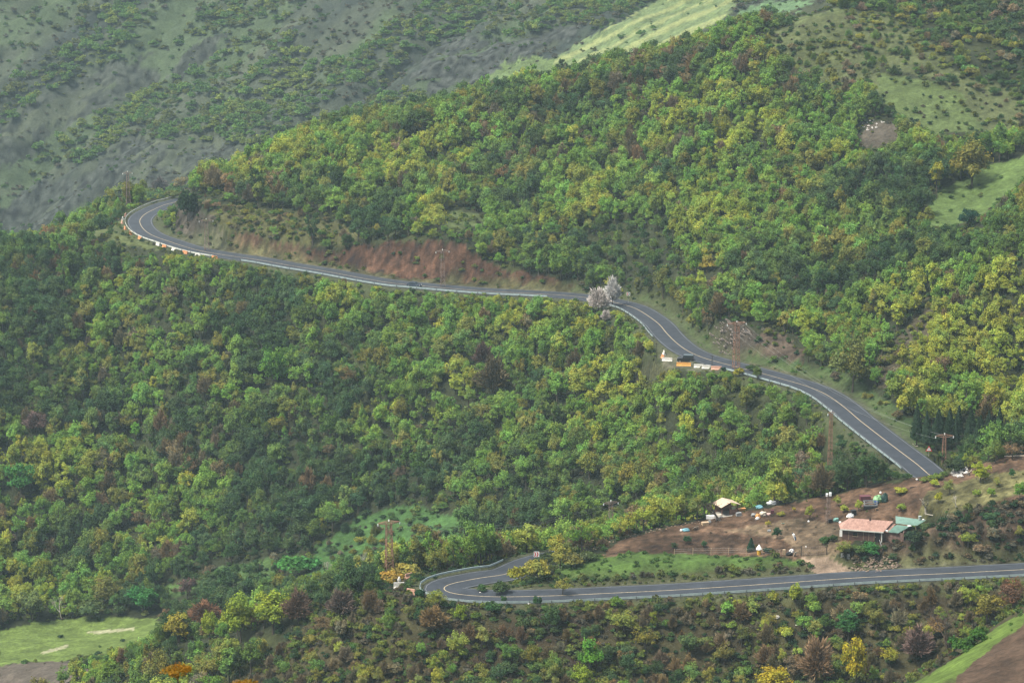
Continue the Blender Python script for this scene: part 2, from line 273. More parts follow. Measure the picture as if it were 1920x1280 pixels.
# ------------------------------------------------------------------ ground colours by region
def R_(*p): return list(p)
REG = {  # name: (polygon in photo pixels, nearest y, farthest y)
 'meadow':   ([(-60,1190),(0,1180),(60,1166),(200,1154),(302,1156),(300,1178),(268,1200),(205,1222),(120,1236),(0,1246),(-60,1250)], 640, 740),
 'dirt':     ([(-60,1262),(0,1248),(110,1236),(176,1250),(168,1268),(100,1290),(60,1330),(-60,1340)], 560, 690),
 'garden':   ([(1118,1046),(1160,1014),(1240,992),(1340,966),(1450,948),(1560,928),(1700,898),(1760,891),(1850,866),(2300,760),(2300,880),(1920,936),(1800,956),(1720,972),(1700,992),(1600,1012),(1560,1050),(1600,1080),(1530,1075),(1480,1044),(1300,1038),(1180,1040)], 536, 575),
 'gardengrass': ([(1040,1062),(1090,1046),(1180,1036),(1300,1038),(1440,1044),(1500,1050),(1500,1062),(1380,1066),(1200,1078),(1060,1086)], 530, 556),
 'orchard':  ([(1740,920),(1790,905),(1850,890),(1930,880),(1930,925),(1810,955),(1715,972)], 536, 572),
 'redbank':  ([(606,512),(632,476),(660,462),(700,457),(760,453),(820,450),(868,458),(896,484),(950,506),(1075,530),(1075,552),(900,548),(780,536),(640,519)], 790, 870),
 'dullbank': ([(372,474),(372,420),(420,436),(500,446),(560,458),(640,474),(620,515),(500,494),(420,480)], 820, 900),
 'tipbank':  ([(325,440),(330,400),(340,372),(400,405),(430,440),(430,478),(370,470)], 850, 930),
 'olive':    ([(380,410),(420,385),(520,395),(600,412),(680,430),(700,450),(640,462),(560,456),(470,440),(390,420)], 830, 900),
 'clear1':   ([(806,408),(850,394),(905,402),(920,420),(850,432)], 820, 900),
 'clear2':   ([(1625,140),(1700,140),(1800,170),(1870,215),(1860,245),(1760,255),(1690,215),(1640,175)], 780, 930),
 'clear3':   ([(1480,35),(1560,15),(1600,20),(1570,60),(1500,75)], 800, 960),
 'strip':    ([(2000,235),(1920,285),(1850,318),(1780,350),(1735,392),(1740,428),(1790,425),(1850,400),(1880,370),(1920,340),(2000,300)], 720, 840),
 'scree':    ([(1605,258),(1625,232),(1650,222),(1680,240),(1690,262),(1650,278),(1612,274)], 780, 870),
 'rock':     ([(1332,640),(1336,612),(1362,600),(1400,606),(1420,625),(1412,650),(1400,672),(1370,680),(1345,668)], 680, 730),
 'scarp':    ([(1420,625),(1440,615),(1490,640),(1520,690),(1480,702),(1410,694),(1400,672)], 660, 730),
 'verge':    ([(1190,560),(1235,580),(1262,612),(1292,642),(1330,662),(1420,684),(1500,702),(1570,728),(1625,762),(1690,822),(1730,868),(1760,890),(1740,850),(1700,790),(1640,735),(1580,700),(1500,678),(1400,668),(1330,640),(1270,600),(1210,556)], 590, 790),
 'gully':    ([(1645,715),(1655,672),(1700,620),(1745,560),(1760,575),(1730,650),(1690,700),(1670,730)], 640, 740),
 'spur':     ([(160,445),(200,415),(232,395),(245,425),(300,458),(300,472),(250,462),(190,452)], 860, 925),
 'spur2':    ([(0,478),(60,455),(120,432),(180,418),(180,440),(90,456),(20,486)], 860, 930),
 'knob':     ([(1180,700),(1200,688),(1240,676),(1262,686),(1240,704),(1200,712)], 660, 710),
 'gravel':   ([(1238,662),(1262,664),(1300,684),(1345,692),(1340,698),(1262,690),(1240,680)], 670, 720),
 'valley':   ([(560,1072),(600,1012),(680,966),(770,948),(880,972),(860,1015),(760,1050),(640,1082)], 620, 745),
 'valley2':  ([(280,1115),(420,1060),(560,1040),(600,1060),(480,1085),(330,1120)], 640, 740),
 'strip2':   ([(1600,1300),(1719,1278),(1800,1228),(1870,1170),(1940,1135),(2000,1130),(1940,1165),(1850,1225),(1770,1290)], 300, 430),
 'plough':   ([(1560,1700),(1766,1284),(1850,1222),(1925,1162),(2100,1100),(2300,1100),(2300,1700)], 280, 416),
 'slopeR':   ([(1600,1060),(1650,1010),(1715,990),(1800,960),(1920,935),(2300,900),(2300,1060),(1920,1066),(1700,1078)], 523, 548),
 'track':    ([(1500,1046),(1552,1044),(1596,1068),(1600,1084),(1548,1087),(1522,1068)], 522.5, 556),
 'upgrass':  ([(1420,70),(1520,30),(1640,20),(1730,60),(1800,140),(1930,180),(1930,262),(1860,262),(1800,170),(1700,130),(1640,130),(1650,180),(1560,190),(1470,130)], 790, 980),
 'pale':     ([(1040,112),(1120,62),(1200,20),(1260,-10),(1400,-10),(1350,40),(1230,95),(1120,130),(1040,140)], 1200, 1500),
 'pale2':    ([(905,140),(935,118),(1000,104),(1060,120),(1100,150),(1000,165),(930,160)], 1200, 1450),
 'teal':     ([(1380,20),(1440,4),(1530,0),(1500,20),(1420,34)], 1150, 1450),
 'shale1':   ([(745,170),(770,110),(850,68),(960,78),(1100,40),(1070,72),(990,100),(920,135),(905,165),(850,182),(780,178)], 1200, 1560),
 'shale2':   ([(0,480),(0,400),(60,350),(170,300),(250,255),(300,270),(330,300),(300,330),(250,350),(180,385),(100,440)], 1200, 1560),
 'shale3':   ([(0,250),(80,180),(200,120),(330,90),(420,60),(440,80),(330,150),(200,200),(90,270),(0,330)], 1250, 1700),
 'shale4':   ([(250,360),(300,270),(420,265),(520,290),(460,330),(340,355)], 1200, 1560),
}
def region(name, px, row, y):
    p, a, b = REG[name]; return inpoly(px, row, p) & (y >= a) & (y <= b)
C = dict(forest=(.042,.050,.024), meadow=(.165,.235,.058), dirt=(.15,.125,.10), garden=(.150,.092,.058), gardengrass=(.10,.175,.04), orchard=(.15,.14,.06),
 redbank=(.088,.046,.029), dullbank=(.100,.056,.036), tipbank=(.095,.080,.062), olive=(.105,.105,.042), clear1=(.115,.15,.055), clear2=(.12,.165,.055), clear3=(.13,.16,.06),
 strip=(.135,.205,.060), scree=(.13,.11,.085), rock=(.075,.062,.048), scarp=(.115,.085,.062), verge=(.062,.11,.036), gully=(.10,.085,.055), spur=(.12,.145,.05), spur2=(.13,.155,.06), knob=(.12,.12,.06),
 gravel=(.21,.175,.15), valley=(.075,.16,.045), valley2=(.085,.15,.045), strip2=(.15,.23,.045), plough=(.125,.082,.055), slopeR=(.080,.056,.038), track=(.34,.25,.18), upgrass=(.115,.135,.055),
 pale=(.17,.23,.095), pale2=(.14,.20,.07), teal=(.13,.22,.10), shale1=(.056,.062,.054), shale2=(.052,.060,.050), shale3=(.056,.064,.050), shale4=(.052,.06,.048))
GPX, GROW = project(XX, YY, Z)
jx = GPX+fbm(XX/4, YY/5, 21, 4)*(9+9*(YY > 600)); jr = GROW+fbm(XX/4, YY/5, 22, 4)*(5+4*(YY > 600))
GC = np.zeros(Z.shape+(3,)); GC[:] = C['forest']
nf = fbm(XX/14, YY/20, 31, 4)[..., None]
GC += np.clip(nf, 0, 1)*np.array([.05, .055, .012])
fs = (YY < 536)[..., None]*1.0                                  # rough slope in front of the lower road
fm = np.array([.078, .068, .034])+np.clip(fbm(XX/6, YY/6, 33, 4), -1, 1)[..., None]*np.array([.035, .045, .012])
GC = GC*(1-fs)+fm*fs
ff = far[..., None]
fc = np.array([.072, .086, .058])+np.clip(fbm(acr/14, dia/60, 35, 5), -1, 1)[..., None]*np.array([.055, .060, .028])  # far ground greener and bluer: part of the distance haze is in its colour
gn = sstep(-0.05, 0.35, fbm(acr/30, dia/110, 37, 4))[..., None]
fc = fc*(1-gn)+np.array([.085, .120, .058])*gn
GC = GC*(1-ff)+fc*ff
mr = (np.abs(UU) < 0.28) & (YY > 270)
for nm in sorted(REG, key=lambda a: a in ('dullbank', 'tipbank', 'redbank', 'rock', 'track')):
    k = np.zeros(Z.shape, bool); k[mr] = region(nm, jx[mr], jr[mr], YY[mr])
    if 'shale' in nm: k &= fbm(acr/9, dia/30, 48, 4)+.35*fbm(XX/6, YY/8, 49, 2) < .22
    v = 1+(1.5 if 'shale' in nm else 0.9 if 'bank' in nm or 'shale' in nm or nm in ('slopeR', 'scarp') else 0.4)*fbm(XX[k]/2.5, YY[k]/2.5, 40, 3)
    GC[k] = np.array(C[nm])[None]*v[:, None]
k = (np.abs(jx-1000) < 900) & region('pale', GPX, GROW, YY)
st = sstep(0.1, 0.5, np.sin((GROW+0.47*GPX)/3.4+fbm(XX/20, YY/20, 41)*2.5))[k][:, None]
GC[k] = GC[k]*(1-st)+np.array([.31, .35, .14])*st
for pl, cc in (([(1150,1036),(1190,1014),(1290,1000),(1400,1003),(1465,1012),(1478,1036),(1300,1036)], .66), ([(1350,985),(1450,962),(1545,950),(1550,975),(1470,990),(1400,988)], .70),
               ([(1560,960),(1640,952),(1710,930),(1735,945),(1700,962),(1600,968)], .72), ([(1700,925),(1780,905),(1850,892),(1850,903),(1780,925),(1720,945)], .7), ([(1240,1003),(1330,986),(1420,990),(1490,1008),(1480,1016),(1400,1001),(1320,997),(1250,1010)], 1.35)):
    k = region('garden', GPX, GROW, YY) & inpoly(jx, jr, pl); GC[k] *= cc               # dug beds and the worn path
gm = fbm(XX/9, YY/9, 43, 3)                                       # mown and worn streaks of the meadow
k = region('meadow', GPX, GROW, YY) & ((inpoly(GPX, GROW, [(160,1184),(250,1176),(250,1181),(180,1188)])) | (inpoly(GPX, GROW, [(75,1222),(125,1208),(130,1212),(80,1226)])))
GC[k] = (.40, .40, .24)
k = region('garden', GPX, GROW, YY) & inpoly(GPX, GROW, [(1355,995),(1500,970),(1575,985),(1580,1030),(1550,1075),(1500,1040),(1470,1010),(1400,1002)])
GC[k] = GC[k]*0.4+np.array([.25, .19, .12])*0.6
nr = sstep(HALF+3.2, HALF+0.6, DR+fbm(XX/3, YY/3, 44)*1.2)[..., None]        # stony shoulder beside the asphalt
nb = sstep(HALF+6.5, HALF+3.5, DR+fbm(XX/4, YY/4, 45)*2.0)[..., None]
GC = GC*(1-0.55*nb)+np.array([.11, .135, .052])*0.55*nb
GC = GC*(1-0.4*nr)+np.array([.13, .125, .09])*0.4*nr
k = region('track', GPX, GROW, YY); GC[k] = np.array(C['track'])*(1+.3*fbm(XX[k]/2, YY[k]/2, 47, 3))[:, None]
k = region('redbank', GPX, GROW, YY) | region('dullbank', GPX, GROW, YY) | region('garden', GPX, GROW, YY) | region('slopeR', GPX, GROW, YY)
GC[k] *= (1+.9*fbm(XX[k]/1.3, YY[k]/1.6, 91, 3))[:, None]*(1+.5*fbm(XX[k]/6, YY[k]/8, 92, 2))[:, None]
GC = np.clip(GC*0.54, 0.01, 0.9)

for nm, am in (('redbank', 1.0), ('dullbank', .9), ('tipbank', .8), ('scarp', .6), ('slopeR', .7), ('garden', .22), ('plough', .25)):     # gullies and clods
    k = region(nm, GPX, GROW, YY) & (DR > HALF+2.5); Z[k] += am*(fbm(XX[k]/1.9, YY[k]/5, 81, 3)+.5*fbm(XX[k]/1.1, YY[k]/1.5, 82, 2))
nY, nU = Z.shape
idx = np.arange(nY*nU).reshape(nY, nU)
FQ = np.stack([idx[:-1, :-1], idx[:-1, 1:], idx[1:, 1:], idx[1:, :-1]], -1).reshape(-1, 4)
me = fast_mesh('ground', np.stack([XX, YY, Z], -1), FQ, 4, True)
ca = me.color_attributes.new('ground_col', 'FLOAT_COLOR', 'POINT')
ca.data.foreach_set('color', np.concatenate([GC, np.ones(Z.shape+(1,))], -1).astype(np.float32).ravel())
gm_, t, b = new_mat('ground_cover', 0.95); b.inputs['Specular IOR Level'].default_value = 0.1
at = t.nodes.new('ShaderNodeAttribute'); at.attribute_name = 'ground_col'
tc = t.nodes.new('ShaderNodeTexCoord')
def noise(t, src, scale, detail=5, rough=0.65):
    n = t.nodes.new('ShaderNodeTexNoise'); n.inputs['Scale'].default_value = scale; n.inputs['Detail'].default_value = detail
    n.inputs['Roughness'].default_value = rough; t.links.new(src, n.inputs['Vector']); return n
n1 = noise(t, tc.outputs['Object'], 0.9, 7, 0.75); n2 = noise(t, tc.outputs['Object'], 0.16, 5)
mr1 = t.nodes.new('ShaderNodeMapRange'); mr1.inputs[1].default_value = 0.3; mr1.inputs[2].default_value = 0.7; mr1.inputs[3].default_value = 0.5; mr1.inputs[4].default_value = 1.5
t.links.new(n1.outputs[0], mr1.inputs[0])
mr2 = t.nodes.new('ShaderNodeMapRange'); mr2.inputs[1].default_value = 0.3; mr2.inputs[2].default_value = 0.7; mr2.inputs[3].default_value = 0.75; mr2.inputs[4].default_value = 1.25
t.links.new(n2.outputs[0], mr2.inputs[0])
mu = t.nodes.new('ShaderNodeMath'); mu.operation = 'MULTIPLY'; t.links.new(mr1.outputs[0], mu.inputs[0]); t.links.new(mr2.outputs[0], mu.inputs[1])
vm = t.nodes.new('ShaderNodeVectorMath'); vm.operation = 'SCALE'; t.links.new(at.outputs['Color'], vm.inputs[0]); t.links.new(mu.outputs[0], vm.inputs['Scale'])
t.links.new(vm.outputs[0], b.inputs['Base Color'])
bp = t.nodes.new('ShaderNodeBump'); bp.inputs['Strength'].default_value = 0.9; bp.inputs['Distance'].default_value = 0.6
t.links.new(n1.outputs[0], bp.inputs['Height']); t.links.new(bp.outputs[0], b.inputs['Normal'])
me.materials.append(gm_)
ground = bpy.data.objects.new('ground', me); COL.objects.link(ground); tag(ground, kind='structure')

# ------------------------------------------------------------------ road, its lines and the guardrails
m_asph = mat('asphalt', (.034, .040, .050), 0.85, (.020, .024, .031), 0.3, spec=0.2)
m_line = mat('road_paint_ochre', (.36, .29, .17), 0.7, (.14, .12, .09), 2.0)
m_white = mat('road_paint_white', (.125, .13, .135), 0.7, (.055, .06, .068), .5)
def ribbon(a, b, o0, o1, dz, skirt=0.0, dash=None):
    V = []; Fs = []
    I = range(a, b)
    for i in I:
        p, n = ROAD[i], NRM[i]
        pts = [(o0, dz-skirt), (o0, dz), ((o0+o1)/2, dz), (o1, dz), (o1, dz-skirt)] if skirt else [(o0, dz), (o1, dz)]
        for o, z in pts: V.append((p[0]+n[0]*o, p[1]+n[1]*o, p[2]+z))
    k = 5 if skirt else 2
    for j in range(len(I)-1):
        for q in range(k-1): Fs.append((j*k+q, j*k+q+1, (j+1)*k+q+1, (j+1)*k+q))
    return V, Fs
V, Fs = ribbon(0, len(ROAD), -HALF, HALF, 0.03, 0.14)
road = MB().add(V, Fs).build('road', m_asph); tag(road, kind='structure')
V, Fs = ribbon(0, len(ROAD), -0.11, 0.11, 0.036); MB().add(V, Fs).build('centre_line', m_line, road)
for o in (-HALF+0.40, HALF-0.40):
    V, Fs = ribbon(0, len(ROAD), o-0.09, o+0.09, 0.036); MB().add(V, Fs).build('edge_line', m_white, road)
def ridx(px, row, lo=0, hi=None):
    hi = hi or len(ROAD); return lo+int(np.argmin((RPX[lo:hi]-px)**2+(RROW[lo:hi]-row)**2))
i_far = ridx(345, 374, 0, 60); i_bend = ridx(262, 415); i_mid = ridx(1150, 566); i_jeep = ridx(1250, 625); i_jeep2 = ridx(1400, 693); i_end = ridx(1740, 886)
i_arm = ridx(975, 1069, 380); i_hair = ridx(828, 1102, 380); i_out = len(ROAD)-1
m_galv = mat('galvanised_rail', (.42, .50, .50), 0.45, (.27, .34, .35), 1.2, metal=0.35)
m_galvo = mat('weathered_rail', (.58, .59, .52), 0.6, (.40, .42, .37), 1.2, metal=0.1)
m_post = mat('rail_post', (.10, .11, .11), 0.6)
def guardrail(a, b, off, label, mt, step=3):
    k0 = ROAD[a]; t = empty('guardrail', (float(k0[0]), float(k0[1]), float(k0[2]))); tag(t, label, 'guardrail', 'guardrails along the winding road')
    prof = [(0.0, .36), (.06, .42), (.06, .50), (0.0, .56), (.06, .64), (.06, .74), (0.0, .80), (-.03, .80), (-.03, .36)]
    s = 1 if off > 0 else -1; V = []; Fs = []; I = list(range(a, b)); n = len(prof)
    for i in I:
        p, nn = ROAD[i], NRM[i]
        for o, z in prof:
            oo = off+(-o if s > 0 else o); V.append((p[0]+nn[0]*oo-k0[0], p[1]+nn[1]*oo-k0[1], p[2]+z-k0[2]))
    for j in range(len(I)-1):
        for q in range(n): Fs.append((j*n+q, j*n+(q+1) % n, (j+1)*n+(q+1) % n, (j+1)*n+q))
    MB().add(V, Fs).build('rail', mt, t)
    for i in I[::step]:
        p, nn = ROAD[i], NRM[i]; oo = off+0.10*s
        MB().box((p[0]+nn[0]*oo-k0[0], p[1]+nn[1]*oo-k0[1], p[2]+0.25-k0[2]), (.12, .12, 1.1), math.atan2(TAN[i][1], TAN[i][0])).build('post', m_post, t)
    return t

# ------------------------------------------------------------------ vegetation: prototypes
LEAF_GAIN = 1.7
def leaf_mat(name, transl=0.32):
    m = bpy.data.materials.new(name); m.use_nodes = True; t = m.node_tree; t.nodes.clear()
    o = t.nodes.new('ShaderNodeOutputMaterial'); df = t.nodes.new('ShaderNodeBsdfDiffuse'); tr = t.nodes.new('ShaderNodeBsdfTranslucent')
    mx = t.nodes.new('ShaderNodeMixShader'); mx.inputs[0].default_value = transl
    a = t.nodes.new('ShaderNodeAttribute'); a.attribute_type = 'INSTANCER'; a.attribute_name = 'tint'
    s = t.nodes.new('ShaderNodeAttribute'); s.attribute_name = 'shade'
    v = t.nodes.new('ShaderNodeVectorMath'); v.operation = 'MULTIPLY'
    t.links.new(a.outputs['Color'], v.inputs[0]); t.links.new(s.outputs['Color'], v.inputs[1])
    t.links.new(v.outputs[0], df.inputs[0]); t.links.new(v.outputs[0], tr.inputs[0])
    t.links.new(df.outputs[0], mx.inputs[1]); t.links.new(tr.outputs[0], mx.inputs[2]); t.links.new(mx.outputs[0], o.inputs[0]); return m
m_leaf = leaf_mat('leaves'); m_twig = leaf_mat('twigs_and_buds', 0.1)
m_bark = mat('bark', (.11, .09, .07), 0.9, (.05, .042, .034), 4.0, stretch=(1, 1, .3))
m_pale = mat('pale_bark', (.40, .37, .31), 0.9, (.24, .21, .17), 4.0)
def quads(P, N, size, rg, asp=1.0):
    """one quad of the given size at each point P facing N"""
    n = len(P); r = rg.normal(size=(n, 3)); N = N/np.linalg.norm(N, axis=1)[:, None]
    A = np.cross(N, r); A /= np.linalg.norm(A, axis=1)[:, None]; B = np.cross(N, A)
    s = np.asarray(size).reshape(-1, 1)*np.ones((n, 1))*0.5; a = A*s; b = B*s*asp
    V = np.stack([P-a-b, P+a-b, P+a+b, P-a+b], 1).reshape(-1, 3); return V, np.arange(n*4).reshape(-1, 4)
def crown_broad(seed, n=1500, R=2.5, H=5.8, base=1.3, lobes=15, leaf=0.36, squash=1.0, low=-0.35):
    rg = np.random.default_rng(seed); cz = (base+H)/2; hz = (H-base)/2
    d = rg.normal(size=(lobes, 3)); d /= np.linalg.norm(d, axis=1)[:, None]; d[:, 2] = np.maximum(d[:, 2], low)
    c = d*np.array([R, R, hz])*rg.uniform(.30, .86, (lobes, 1)); rad = rg.uniform(.20, .50, lobes)*R*(14/lobes)**.42
    w = rad**2; k = rg.choice(lobes, n, p=w/w.sum()); q = rg.normal(size=(n, 3)); q /= np.linalg.norm(q, axis=1)[:, None]
    q[:, 2] = np.where(q[:, 2] < -0.2, -q[:, 2]*0.5, q[:, 2]); rr = rad[k][:, None]*rg.uniform(.45, 1.18, (n, 1))
    P = c[k]+q*rr*np.array([1, 1, squash]); P[:, 2] += cz
    out = P-np.array([0, 0, cz]); N = q*0.6+out/np.linalg.norm(out, axis=1)[:, None]*0.3+rg.normal(size=(n, 3))*0.6+np.array([0, 0, .25])
    V, Fq = quads(P, N, leaf*rg.uniform(.6, 1.35, n), rg, 0.8)
    lc = rg.uniform(.8, 1.22, (lobes, 1)); hue = rg.uniform(-.12, .12, (lobes, 1))
    sh = lc[k]*rg.uniform(.72, 1.32, (n, 1)); S = np.concatenate([sh*(1+hue[k]), sh, sh*(1-hue[k])], 1)
    return V, Fq, S
def crown_twiggy(seed, n=1300, R=2.3, H=5.2, base=0.8, fuzz=1.0):
    rg = np.random.default_rng(seed); ph = rg.uniform(0, 2*np.pi, n); th = rg.uniform(0, 1.25, n); 
    d = np.stack([np.sin(th)*np.cos(ph), np.sin(th)*np.sin(ph), np.cos(th)], 1); t = rg.uniform(.35, 1.0, n)**.6
    lump = 0.78+0.3*np.sin(ph*3+seed)*np.sin(th*4+seed*2)
    P = d*np.stack([R*t*lump, R*t*lump, (H-base)*t*lump], 1); P[:, 2] += base
    dirn = d+rg.normal(size=(n, 3))*.35; dirn /= np.linalg.norm(dirn, axis=1)[:, None]
    side = np.cross(dirn, rg.normal(size=(n, 3))); side /= np.linalg.norm(side, axis=1)[:, None]
    ln = rg.uniform(.35, .8, (n, 1))*fuzz; wd = rg.uniform(.035, .075, (n, 1))*fuzz
    V = np.stack([P-side*wd, P+side*wd, P+side*wd*.4+dirn*ln, P-side*wd*.4+dirn*ln], 1).reshape(-1, 3)
    sh = rg.uniform(.6, 1.4, (n, 1)); return V, np.arange(n*4).reshape(-1, 4), np.repeat(sh, 3, 1)
def crown_conifer(seed, n=1500, R=1.9, H=8.5, base=2.2):
    rg = np.random.default_rng(seed); t = rg.uniform(0, 1, n)**1.25; z = base+(H-base)*t
    ph = rg.uniform(0, 2*np.pi, n); lay = 0.72+0.28*np.abs(np.sin(z*2.1+ph*0.5)); r = R*(1-t*.95)*lay*rg.uniform(.35, 1, n)**.5
    P = np.stack([r*np.cos(ph), r*np.sin(ph), z-r*.28], 1); N = np.stack([np.cos(ph), np.sin(ph), np.full(n, .9)], 1)+rg.normal(size=(n, 3))*.4
    V, Fq = quads(P, N, .42*rg.uniform(.5, 1.2, n), rg, 0.5); sh = rg.uniform(.6, 1.35, (n, 1)); return V, Fq, np.repeat(sh, 3, 1)
def limbs(seed, H=4.2, R=1.6, r0=.15, n=6, lean=0.0, start=.3):
    rd = random.Random(seed); mb = MB(); top = (rd.uniform(-.2, .2)+lean, rd.uniform(-.2, .2), H)
    mb.tube([(0, 0, -.4), (top[0]*.3, top[1]*.3, H*.35), (top[0]*.7, top[1]*.7, H*.7), top], [r0, r0*.8, r0*.5, r0*.15], 6)
    for k in range(n):
        a = 2*math.pi*k/n+rd.uniform(-.4, .4); z = H*(start+(.75-start)*k/n); e = R*rd.uniform(.7, 1.1); f = z/H
        mb.tube([(top[0]*f, top[1]*f, z), (top[0]*f+math.cos(a)*e*.5, math.sin(a)*e*.5, z+H*.10), (top[0]*f+math.cos(a)*e, math.sin(a)*e, z+H*.30)], [r0*.45, r0*.3, r0*.1], 5)
    return mb
def mesh_from(name, V, Fq, S, m):
    me = fast_mesh(name, V, Fq); at = me.attributes.new('shade', 'FLOAT_VECTOR', 'FACE'); at.data.foreach_set('vector', S.astype(np.float32).ravel())
    me.materials.append(m); return me
def mesh_of(mb, name, m):
    me = bpy.data.meshes.new(name); me.from_pydata(mb.v, [], mb.f); me.update(); me.materials.append(m); return me
PROTO = {}   # name -> list of (crown mesh, trunk mesh, height, crown diameter)
def addp(cls, cr, mb, H, Wd, lm, bm=None):
    V, Fq, S = cr; PROTO.setdefault(cls, []).append((mesh_from('crown', V, Fq, S, lm), mesh_of(mb, 'trunk', bm or m_bark), H, Wd))
for i in range(8): addp('broad', crown_broad(10+i, 3000, 2.4+.2*(i % 3), 5.6+.5*(i % 3), .8, 32+4*i, .21, 1.55, low=-.6), limbs(i, 4.2, 1.6), 5.9, 5.2, m_leaf)
for i in range(4): addp('tall', crown_broad(30+i, 2400, 1.7, 7.2, .9, 26, .22, 1.5, low=-.9), limbs(20+i, 6, 1.0), 7.2, 3.6, m_leaf)
for i in range(4): addp('loose', crown_broad(40+i, 1500, 2.4, 5.8, .7, 34, .20, 1.3), limbs(40+i, 4.8, 2.0, n=9), 5.7, 4.9, m_leaf)
for i in range(3): addp('twiggy', crown_twiggy(50+i, 3200), limbs(60+i, 3.9, 1.6, n=9, r0=.12), 5.3, 4.6, m_twig)
for i in range(4): addp('shrub', crown_broad(70+i, 1300, 1.5, 2.3, -.1, 18+i, .20, 1.0, low=-.1), limbs(70+i, 1.5, .9, .06), 2.4, 3.0, m_leaf)
for i in range(3): addp('brush', crown_twiggy(80+i, 1300, 1.5, 2.1, -.1, .7), limbs(80+i, 1.3, .9, .05), 2.1, 3.0, m_twig)
for i in range(3): addp('conifer', crown_conifer(90+i), limbs(90+i, 8.0, .8, .16, 4, start=.12), 8.5, 3.6, m_leaf)
for i in range(4): addp('farclump', crown_broad(100+i, 700, 3.0, 4.4, -.4, 22, .50, low=-.1), limbs(100+i, 3, 1.0, .1, 3), 4.5, 6.0, m_leaf)
for i in range(2): addp('tuft', crown_broad(110+i, 150, .9, 1.0, -.15, 7, .24, .8, low=0), limbs(110+i, .6, .3, .03, 2), 1.0, 1.8, m_leaf)
def bare_tree(seed, H=6.0, spread=.55, r0=.16, depth=5, lean=(0, 0)):
    rd = random.Random(seed); mb = MB()
    def grow(p, d, l, r, k):
        q = p+d*l; mid = p+d*l*.5+Vector((rd.uniform(-1, 1), rd.uniform(-1, 1), 0))*l*.07
        mb.tube([p, mid, q], [r, r*.85, r*.68], 5 if k > 2 else 3)
        if k <= 0: return
        for _ in range(3 if k > 1 else 3):
            nd = (d+Vector((rd.uniform(-1, 1), rd.uniform(-1, 1), rd.uniform(-.25, .7)))*spread*1.25).normalized()
            grow(q if rd.random() < .7 else p+d*l*.7, nd, l*rd.uniform(.6, .82), r*.6, k-1)
    grow(Vector((0, 0, -.3)), Vector((lean[0], lean[1], 1)).normalized(), H*.33, r0, depth); return mb

# ------------------------------------------------------------------ vegetation: where each plant stands
PAL = {'fresh green': (.078, .148, .036), 'yellow-green': (.128, .168, .036), 'mid green': (.056, .102, .032), 'dark green': (.030, .058, .028),
       'olive green': (.092, .110, .033), 'grey-brown': (.085, .078, .056), 'reddish brown': (.090, .072, .044), 'ochre yellow': (.26, .19, .035), 'deep bluish green': (.022, .058, .034), 'vivid green': (.055, .150, .035)}
OPEN = ['track', 'meadow', 'dirt', 'garden', 'gardengrass', 'orchard', 'redbank', 'clear1', 'clear2', 'clear3', 'strip', 'scree', 'rock', 'spur', 'spur2', 'knob', 'gravel', 'strip2', 'plough']
KEEP = [(1244,1304,658,686,690),(768,806,520,540,830),(1118,1168,515,580,770),(1170,1186,538,566,790),(998,1014,1026,1048,560),(716,746,968,1062,556),
        (1370,1392,596,680,690),(1225,1238,640,682,700),(1549,1560,775,860,640),(1345,1405,925,975,575),(1560,1720,958,1012,560),(740,830,1060,1112,540),
        (822,838,466,540,840),(380,396,408,470,880),(232,250,318,380,960),(1748,1790,812,868,610),(1734,1748,838,855,600),(1135,1160,930,948,660),(228,420,398,478,905),(1236,1345,660,690,700),(1600,1650,915,955,566),
        (282,302,358,372,960),(1415,1430,1016,1040,541),(1500,1556,1010,1045,540),(1578,1700,1035,1075,533)]
vis_r = ROAD[(np.arange(len(ROAD)) < i_end)]; vpx, vrow = RPX[:i_end], RROW[:i_end]; vy = vis_r[:, 1]
vpx = np.concatenate([vpx, RPX[i_arm:]]); vrow = np.concatenate([vrow, RROW[i_arm:]]); vy = np.concatenate([vy, ROAD[i_arm:, 1]])
NE = ROAD+np.c_[NRM*(HALF+1.0), np.zeros(len(ROAD))]; ea, eb = project(NE[:, 0], NE[:, 1], NE[:, 2]+.6); eb = eb+0.0; st_ = (np.arange(len(ROAD)) > 70) & (np.arange(len(ROAD)) < i_mid-4); eb[st_] -= 4
sel = [i for i in range(len(ROAD)) if i_far < i < i_end or i > i_arm]
vpx = np.concatenate([vpx, ea[sel]]); vrow = np.concatenate([vrow, eb[sel]-4]); vy = np.concatenate([vy, NE[sel, 1]])
def jitter_grid(y0, y1, sp, umax, seed):
    rg = np.random.default_rng(seed); out = []
    for y in np.arange(y0, y1, sp):
        n = int(2*umax*y/sp); x = np.linspace(-umax*y, umax*y, n)+rg.uniform(-.5, .5, n)*sp*.95; out.append(np.stack([x, y+rg.uniform(-.5, .5, n)*sp*.95], 1))
    return np.concatenate(out)
def classify(P, seed):
    x, y = P[:, 0], P[:, 1]; z = height(x, y); px, row = project(x, y, z); n = len(x); rg = np.random.default_rng(seed)
    rm = grid_at(RM, x, y); k = F/(y*CP-z*SP)
    return x, y, z, px, row, n, rg, rm, k
PL = []      # (x, y, z, class, variant, sx, sz, rot, tint name, tint, row, px, visible)
